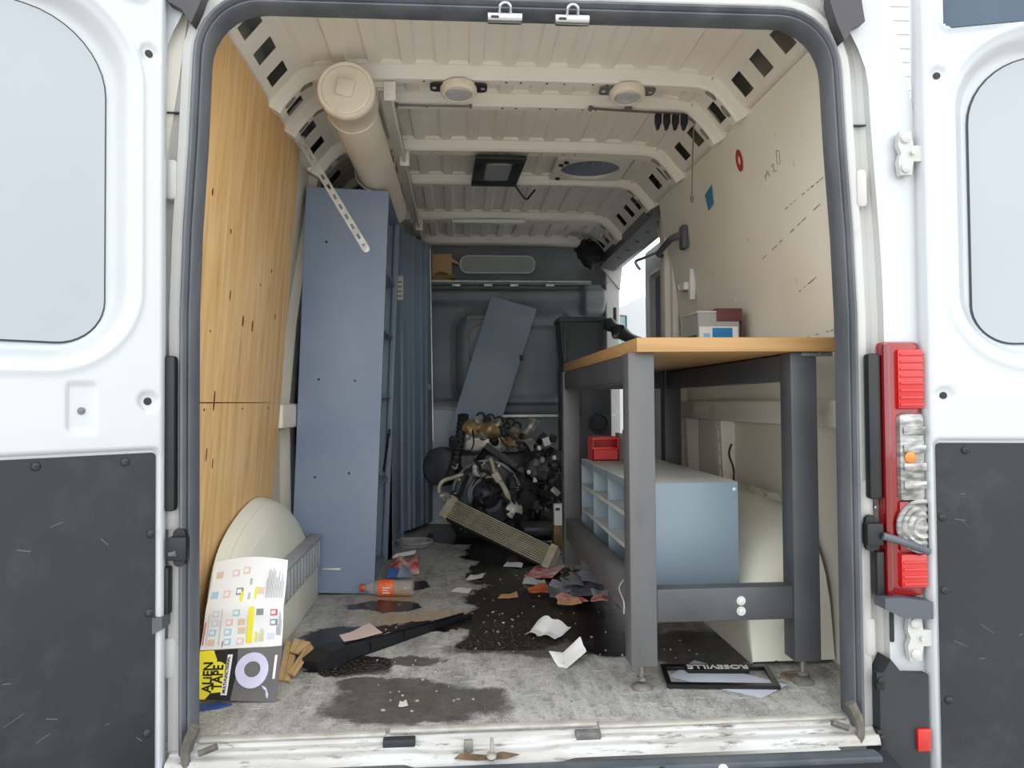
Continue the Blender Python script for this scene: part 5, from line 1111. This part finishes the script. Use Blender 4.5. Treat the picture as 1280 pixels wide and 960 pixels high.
# --- cardboard scraps
for k, (pts, z0, lab) in enumerate((([(347, 850), (362, 852), (372, 812), (358, 806)], .003, 'torn cardboard strip lying flat beside the tape packet'), ([(360, 842), (368, 846), (392, 815), (386, 808)], .012, 'narrow cardboard strip lying across another beside the tape packet'), ([(362, 815), (372, 818), (388, 808), (368, 804)], .020, 'small cardboard scrap topmost of the strips beside the wheel cover'))):
    P_ = [fl(x, y, z0) for x, y in pts]; q = quadmap(P_[0], P_[1], P_[2] + Vector((0, 0, .012)), P_[3] + Vector((0, 0, .015)))
    t = thing('cardboard_strip', lab, 'cardboard', P_[0]); slab('strip', lambda u, v, w=0, q=q: q(u, v, w + .002), .003, M['card'], t)
    b = MB(); b.prism([(.48, 0), (.52, 0), (.52, 1), (.48, 1)], 1, lambda u, v, w: q(u, v, .0022 + .001 * w)); b.build('crease', mat('card_crease', (164, 124, 78), .9), t, smooth=0)

# --- soda bottle
t = thing('soda_bottle', 'clear soda bottle with an orange label lying by the blue locker', 'bottle', (-.46, 1.32, .034))
pet = mat('clear_pet', (214, 206, 196), .08, alpha=.28); bo = Vector((-.352, 1.305, .034)); ba = Vector((-1, .10, 0))
b = MB(); b.lathe([(.0005, .004), (.018, .002), (.030, .0), (.033, .008), (.033, .045), (.030, .055), (.033, .065), (.033, .075), (.033, .14), (.030, .155), (.020, .182), (.013, .195), (.013, .205)], bo, ba, 24, False); b.build('bottle_body', pet, t)
b = MB(); b.lathe([(.0338, .078), (.0342, .080), (.0342, .138), (.0338, .140)], bo, ba, 24, False); lbm = b.build('label', mat('orange_label', (228, 84, 38), .4, c2=(240, 120, 70), ns=18), t)
b = MB()
for k in range(3): b.box((-.445 + .0 * k, 1.281 - 0, .040 - k * .010), (-.475, 1.2815, .044 - k * .010))
b.build('label_print', M['paper'], lbm, smooth=0)
b = MB(); b.lathe([(.0145, .200), (.0155, .203), (.0155, .218), (.0145, .220), (.0005, .220)], bo, ba, 18, False); b.build('cap', mat('orange_cap', (196, 78, 44), .4), t)
b = MB(); b.lathe([(.0005, .01), (.028, .008), (.029, .07), (.0005, .071)], bo + Vector((0, 0, -.003)), ba, 18, False)
for v in b.bm.verts: v.co.z = min(v.co.z, .018)
b.build('soda_left', mat('amber_soda', (214, 158, 40), .2), t)

# --- long black trim channel
t = thing('trim_channel', 'long black plastic channel lying in the oil by the wheel cover', 'trim', fl(410, 838))
A = fl(410, 836); Bq = fl(590, 772); e = (Bq - A); Lc = e.length; e.normalize(); s_ = Vector((-e.y, e.x, 0))
def cm(u, v, w): return A + e * (u * Lc) + s_ * v + Vector((0, 0, w))
b = MB(); b.prism([(.10, .002), (1, .002), (1, .014), (.10, .05)], .005, lambda u, v, w: cm(u, w, v)); b.prism([(.10, 0), (1, 0), (1, .05), (.10, .075)], .005, lambda u, v, w: cm(u, v, .001 + w)); b.prism([(.10, .002), (1, .002), (1, .012), (.10, .03)], .005, lambda u, v, w: cm(u, .06 - .02 * u + w, v)); b.build('channel', M['black'], t, smooth=0)
b = MB(); b.prism([(-.06, .0), (.10, .0), (.12, .048), (.02, .050), (-.06, .030)], .075, lambda u, v, w: cm(u, w - .005, v)); b.build('end_block', M['black'], t, smooth=0)
for k in range(3):
    b = MB(); b.prism([(.25 + k * .22, .01), (.262 + k * .22, .01), (.262 + k * .22, .035), (.25 + k * .22, .04)], .006, lambda u, v, w: cm(u, -.006 + w, v)); b.build('stiffening_rib', M['black'], t, smooth=0)
b = MB(); b.prism([(.115, .004), (.16, .004), (.16, .045), (.115, .047)], .002, lambda u, v, w: cm(u, -.002 + w, v)); b.build('recess', M['black'], t, smooth=0)

def floor_sheet(name, label, cat, px, m_, z=.003, curl=.01, group=None, n=6, seed=0):
    r = random.Random(seed); P_ = [fl(x, y, z) for x, y in px]; q = quadmap(*P_); ph = r.uniform(0, 6)
    b = MB(); b.solid(lambda u, v: q(u, v) + Vector((0, 0, curl * (math.sin(u * 3 + ph) ** 2 * (.4 + .6 * v)) )), n, n, (0, 0, 1), .0012)
    return tag(b.build(name, m_, None), label, cat, group)
pink = pm('pale_pink_paper', (226, 202, 194), c2=(214, 190, 182), ns=8); 
floor_sheet('paper_sheet', 'pale pink paper lying against the black channel', 'paper', [(430, 803), (478, 792), (462, 781), (424, 796)], pink, .012, .006)
# crumpled white papers
t1 = MB(); q = quadmap(fl(656, 797), fl(697, 804), fl(714, 790), fl(672, 784))
def cr(u, v):
    p = q(u, v); return p + Vector((0, 0, .004 + .050 * max(0, v - .35) * (1 - abs(u - .35) * 1.3) + .012 * abs(math.sin(u * 7)) + .02 * max(0, .3 - v)))
t1.solid(cr, 12, 12, (0, 0, 1), .001); tag(t1.build('crumpled_paper', M['paper'], smooth=25), 'crumpled white paper at the edge of the oil, its corner raised like a tent', 'paper')
F0, F1 = fl(708, 836, .002), at(704, 816, .50); t1 = MB()
for a_, b_, c_, d_ in ((at(686, 814, .47), at(697, 833, .425), F0, F1), (F1, F0, at(733, 815, .45), at(725, 796, .50))):
    qq = quadmap(a_, b_, c_, d_); t1.solid(lambda u, v: qq(u, v) + Vector((0, 0, .003 * math.sin(u * 9) * v)), 6, 6, (0, .4, 1), .001)
tag(t1.build('crumpled_paper', M['paper'], smooth=25), 'white paper folded in a V standing on dry floor before the oil', 'paper')
# magazine heap
heap = [('red', 'red and white flyer at the back of the paper heap by the bench leg', [(655, 722), (690, 724), (708, 709), (668, 713)]), ('paperw', 'white leaflet at the aisle end of the paper heap', [(653, 731), (682, 732), (681, 726), (655, 725)]), ('orange', 'orange and red card sticking out under the paper heap', [(662, 741), (686, 742), (684, 732), (658, 735)]), ('lilac', 'pale lilac paper in the middle of the heap by the bench leg', [(684, 737), (715, 742), (722, 732), (690, 728)]), ('grey', 'grey glossy page lying across the paper heap', [(688, 748), (706, 748), (703, 736), (684, 736)]), ('redw', 'red striped flyer at the front of the paper heap', [(700, 754), (736, 752), (718, 742), (694, 747)]), ('tanp', 'tan card under the front of the paper heap', [(696, 757), (728, 756), (722, 751), (698, 752)]), ('slate', 'dark slate booklet under the bench side of the paper heap', [(712, 744), (745, 746), (742, 732), (716, 734)]), ('paperw', 'crumpled white page at the bench side of the paper heap', [(742, 748), (760, 748), (760, 738), (738, 740)]), ('redw', 'red page end under the white page of the heap', [(738, 752), (760, 752), (760, 747), (740, 747)]), ('lilac', 'pale mauve page against the bench rail in the paper heap', [(722, 726), (752, 730), (748, 718), (718, 716)]), ('grey', 'grey folded sheet topmost of the paper heap', [(703, 730), (730, 733), (726, 722), (700, 722)])]
hm = {'red': pm('red_flyer', (186, 62, 58), c2=(226, 206, 202), ns=14), 'redw': pm('red_striped_flyer', (204, 84, 78), c2=(224, 196, 190), ns=22), 'paperw': pm('off_white_leaflet', (206, 206, 206), c2=(184, 186, 190), ns=16), 'orange': pm('orange_card', (206, 116, 66), c2=(190, 70, 50), ns=16), 'lilac': pm('lilac_page', (176, 174, 192), c2=(150, 150, 166), ns=14), 'grey': pm('grey_page', (130, 136, 134), c2=(102, 108, 108), ns=12), 'tanp': pm('tan_card', (196, 152, 110)), 'slate': pm('slate_booklet', (74, 80, 92), c2=(110, 110, 120), ns=18)}
for k, (c_, lab, px) in enumerate(heap): floor_sheet('flyer', lab, 'paper', px, hm[c_], .004 + .004 * k, .014, 'papers heaped by the bench leg', 6, k)
b = MB(); b.tube([fl(703, 720, .05), fl(712, 713, .05), fl(722, 720, .05), fl(712, 726, .05), fl(703, 721, .05)], .005, 8); tag(b.build('black_ring', bk), 'small black rubber ring on the paper heap', 'ring')
# red-blue wrapper, clear dish
t = thing('snack_wrapper', 'crumpled red and blue wrapper at the foot of the blue locker', 'wrapper', fl(505, 718))
q = quadmap(fl(484, 724), fl(524, 720), fl(520, 702), fl(494, 702)); b = MB(); b.solid(lambda u, v: q(u, v) + Vector((0, 0, .01 + .05 * math.sin(math.pi * v) * (.5 + .5 * math.sin(u * 5) ** 2))), 12, 10, (0, 0, 1), .001); b.build('foil', pm('red_foil', (196, 60, 52), c2=(220, 180, 172), ns=20), t, smooth=25)
b = MB(); q2 = quadmap(fl(484, 723, .012), fl(499, 722, .012), fl(497, 709, .06), fl(486, 712, .05)); b.solid(lambda u, v: q2(u, v), 4, 4, (0, 0, 1), .002); b.build('blue_flap', pm('blue_foil', (44, 96, 160), c2=(24, 32, 60), ns=16), t)
b = MB(); q2 = quadmap(fl(496, 722, .02), fl(517, 721, .02), fl(509, 708, .075), fl(502, 706, .075)); b.solid(lambda u, v: q2(u, v), 4, 4, (0, 0, 1), .002); b.build('grey_fold', pm('grey_fold', (132, 142, 156)), t)
b = MB(); b.solid(lambda u, v: quadmap(fl(490, 698, .02), fl(518, 693, .02), fl(520, 689, .03), fl(494, 694, .03))(u, v), 2, 2, (0, 0, 1), .006); tag(b.build('paper_strip', M['paper']), 'pale paper strip lying behind the red wrapper', 'paper')
t = thing('plastic_dish', 'shallow clear plastic dish lying by the ribbed locker', 'dish', fl(518, 684)); b = MB(); b.lathe([(.0005, .004), (.075, .004), (.085, .008), (.095, .035), (.10, .036), (.10, .033)], fl(518, 684), (0, 0, 1), 28, False); b.build('dome', mat('hazy_plastic', (190, 186, 184), .2, alpha=.4), t)
b = MB(); pts = [fl(518, 684) + Vector((.10 * math.cos(R(a)), .10 * math.sin(R(a)), .034)) for a in range(0, 361, 15)]; b.tube(pts, .004, 6, smooth=False); b.build('rim', mat('hazy_rim', (176, 168, 168), .3), t)
for k, (px, lab) in enumerate((([(582, 726), (603, 723), (606, 718), (588, 720)], 'white paper scrap on the oil nearer the engine'), ([(563, 740), (586, 742), (590, 736), (570, 736)], 'white paper scrap at the edge of the oil by the orange bottle'), ([(629, 708), (652, 710), (654, 705), (634, 703)], 'white paper scrap on the oil under the intercooler'), ([(622, 749), (648, 747), (646, 741), (626, 745)], 'tan and white torn wrapper in the oil'))):
    floor_sheet('paper_scrap', lab, 'paper', px, M['paper'] if k < 3 else hm['tanp'], .003, .006, None, 4, k)
floor_sheet('paint_flake', 'pale flake lying on the damp stain by the sill', 'flake', [(498, 884), (510, 883), (508, 877), (500, 878)], hm['paperw'], .003, .004)
# white carton behind the bench leg
t = thing('small_carton', 'small white upright carton beside the engine', 'carton', at(700, 657, 2.2)); b = MB(); p = at(693, 657, 2.2); p2 = at(707, 631, 2.2); b.box((p.x, 2.2, p.z), (p2.x, 2.26, p2.z), .002); b.build('box', M['paper'], t)
b = MB(); b.box((p.x + .006, 2.198, p2.z - .03), (p.x + .03, 2.199, p2.z - .015)); b.build('print', M['gasket'], t, smooth=0)
t2 = thing('wood_offcut', 'rough wood offcut standing on the floor under the white carton', 'wood', (p.x, 2.2, 0)); b = MB(); b.box((p.x - .005, 2.18, .0), (p2.x + .01, 2.28, p.z - .001), .003); b.build('block', wood_mat('brown_offcut', (146, 112, 72), (120, 90, 56), (92, 66, 42)), t2)

# --- licence plate frame over a sheet
floor_sheet('paper_sheet', 'pale sheet lying under the black plate frame', 'paper', [(836, 846), (952, 873), (984, 857), (868, 826)], pm('pale_lilac_sheet', (200, 204, 214), c2=(190, 194, 206), ns=5), .0015, .001)
t = thing('plate_frame', 'black licence plate frame with white lettering lying on the sheet under the workbench', 'plate frame', fl(900, 848))
q = quadmap(fl(834, 860, .004), fl(976, 862, .004), fl(959, 834, .004), fl(825, 834, .004))
fm = mat('glossy_black_frame', (18, 18, 20), .3)
for nm, pl in (('frame_bar', rc(0, 1, 0, .12)), ('lettered_bar', [(0, .86), (.22, .86), (.24, .70), (.80, .70), (.82, .86), (1, .86), (1, 1), (0, 1)]), ('frame_bar', rc(0, .045, .1, .9)), ('frame_bar', rc(.955, 1, .1, .9))):
    b = MB(); b.prism(pl, 1, lambda u, v, w: q(u, v, .010 * w)); fb = b.build(nm, fm, t, smooth=0)
    if nm == 'lettered_bar':
        def fq(u, v, w): return q(1 - u, 1 - v, w + .0095)
        text_map('ROSEVILLE', fq, fb, M['white'], 'lettering', (.20, .76, .06, .25), rot90=False, bold=.02)
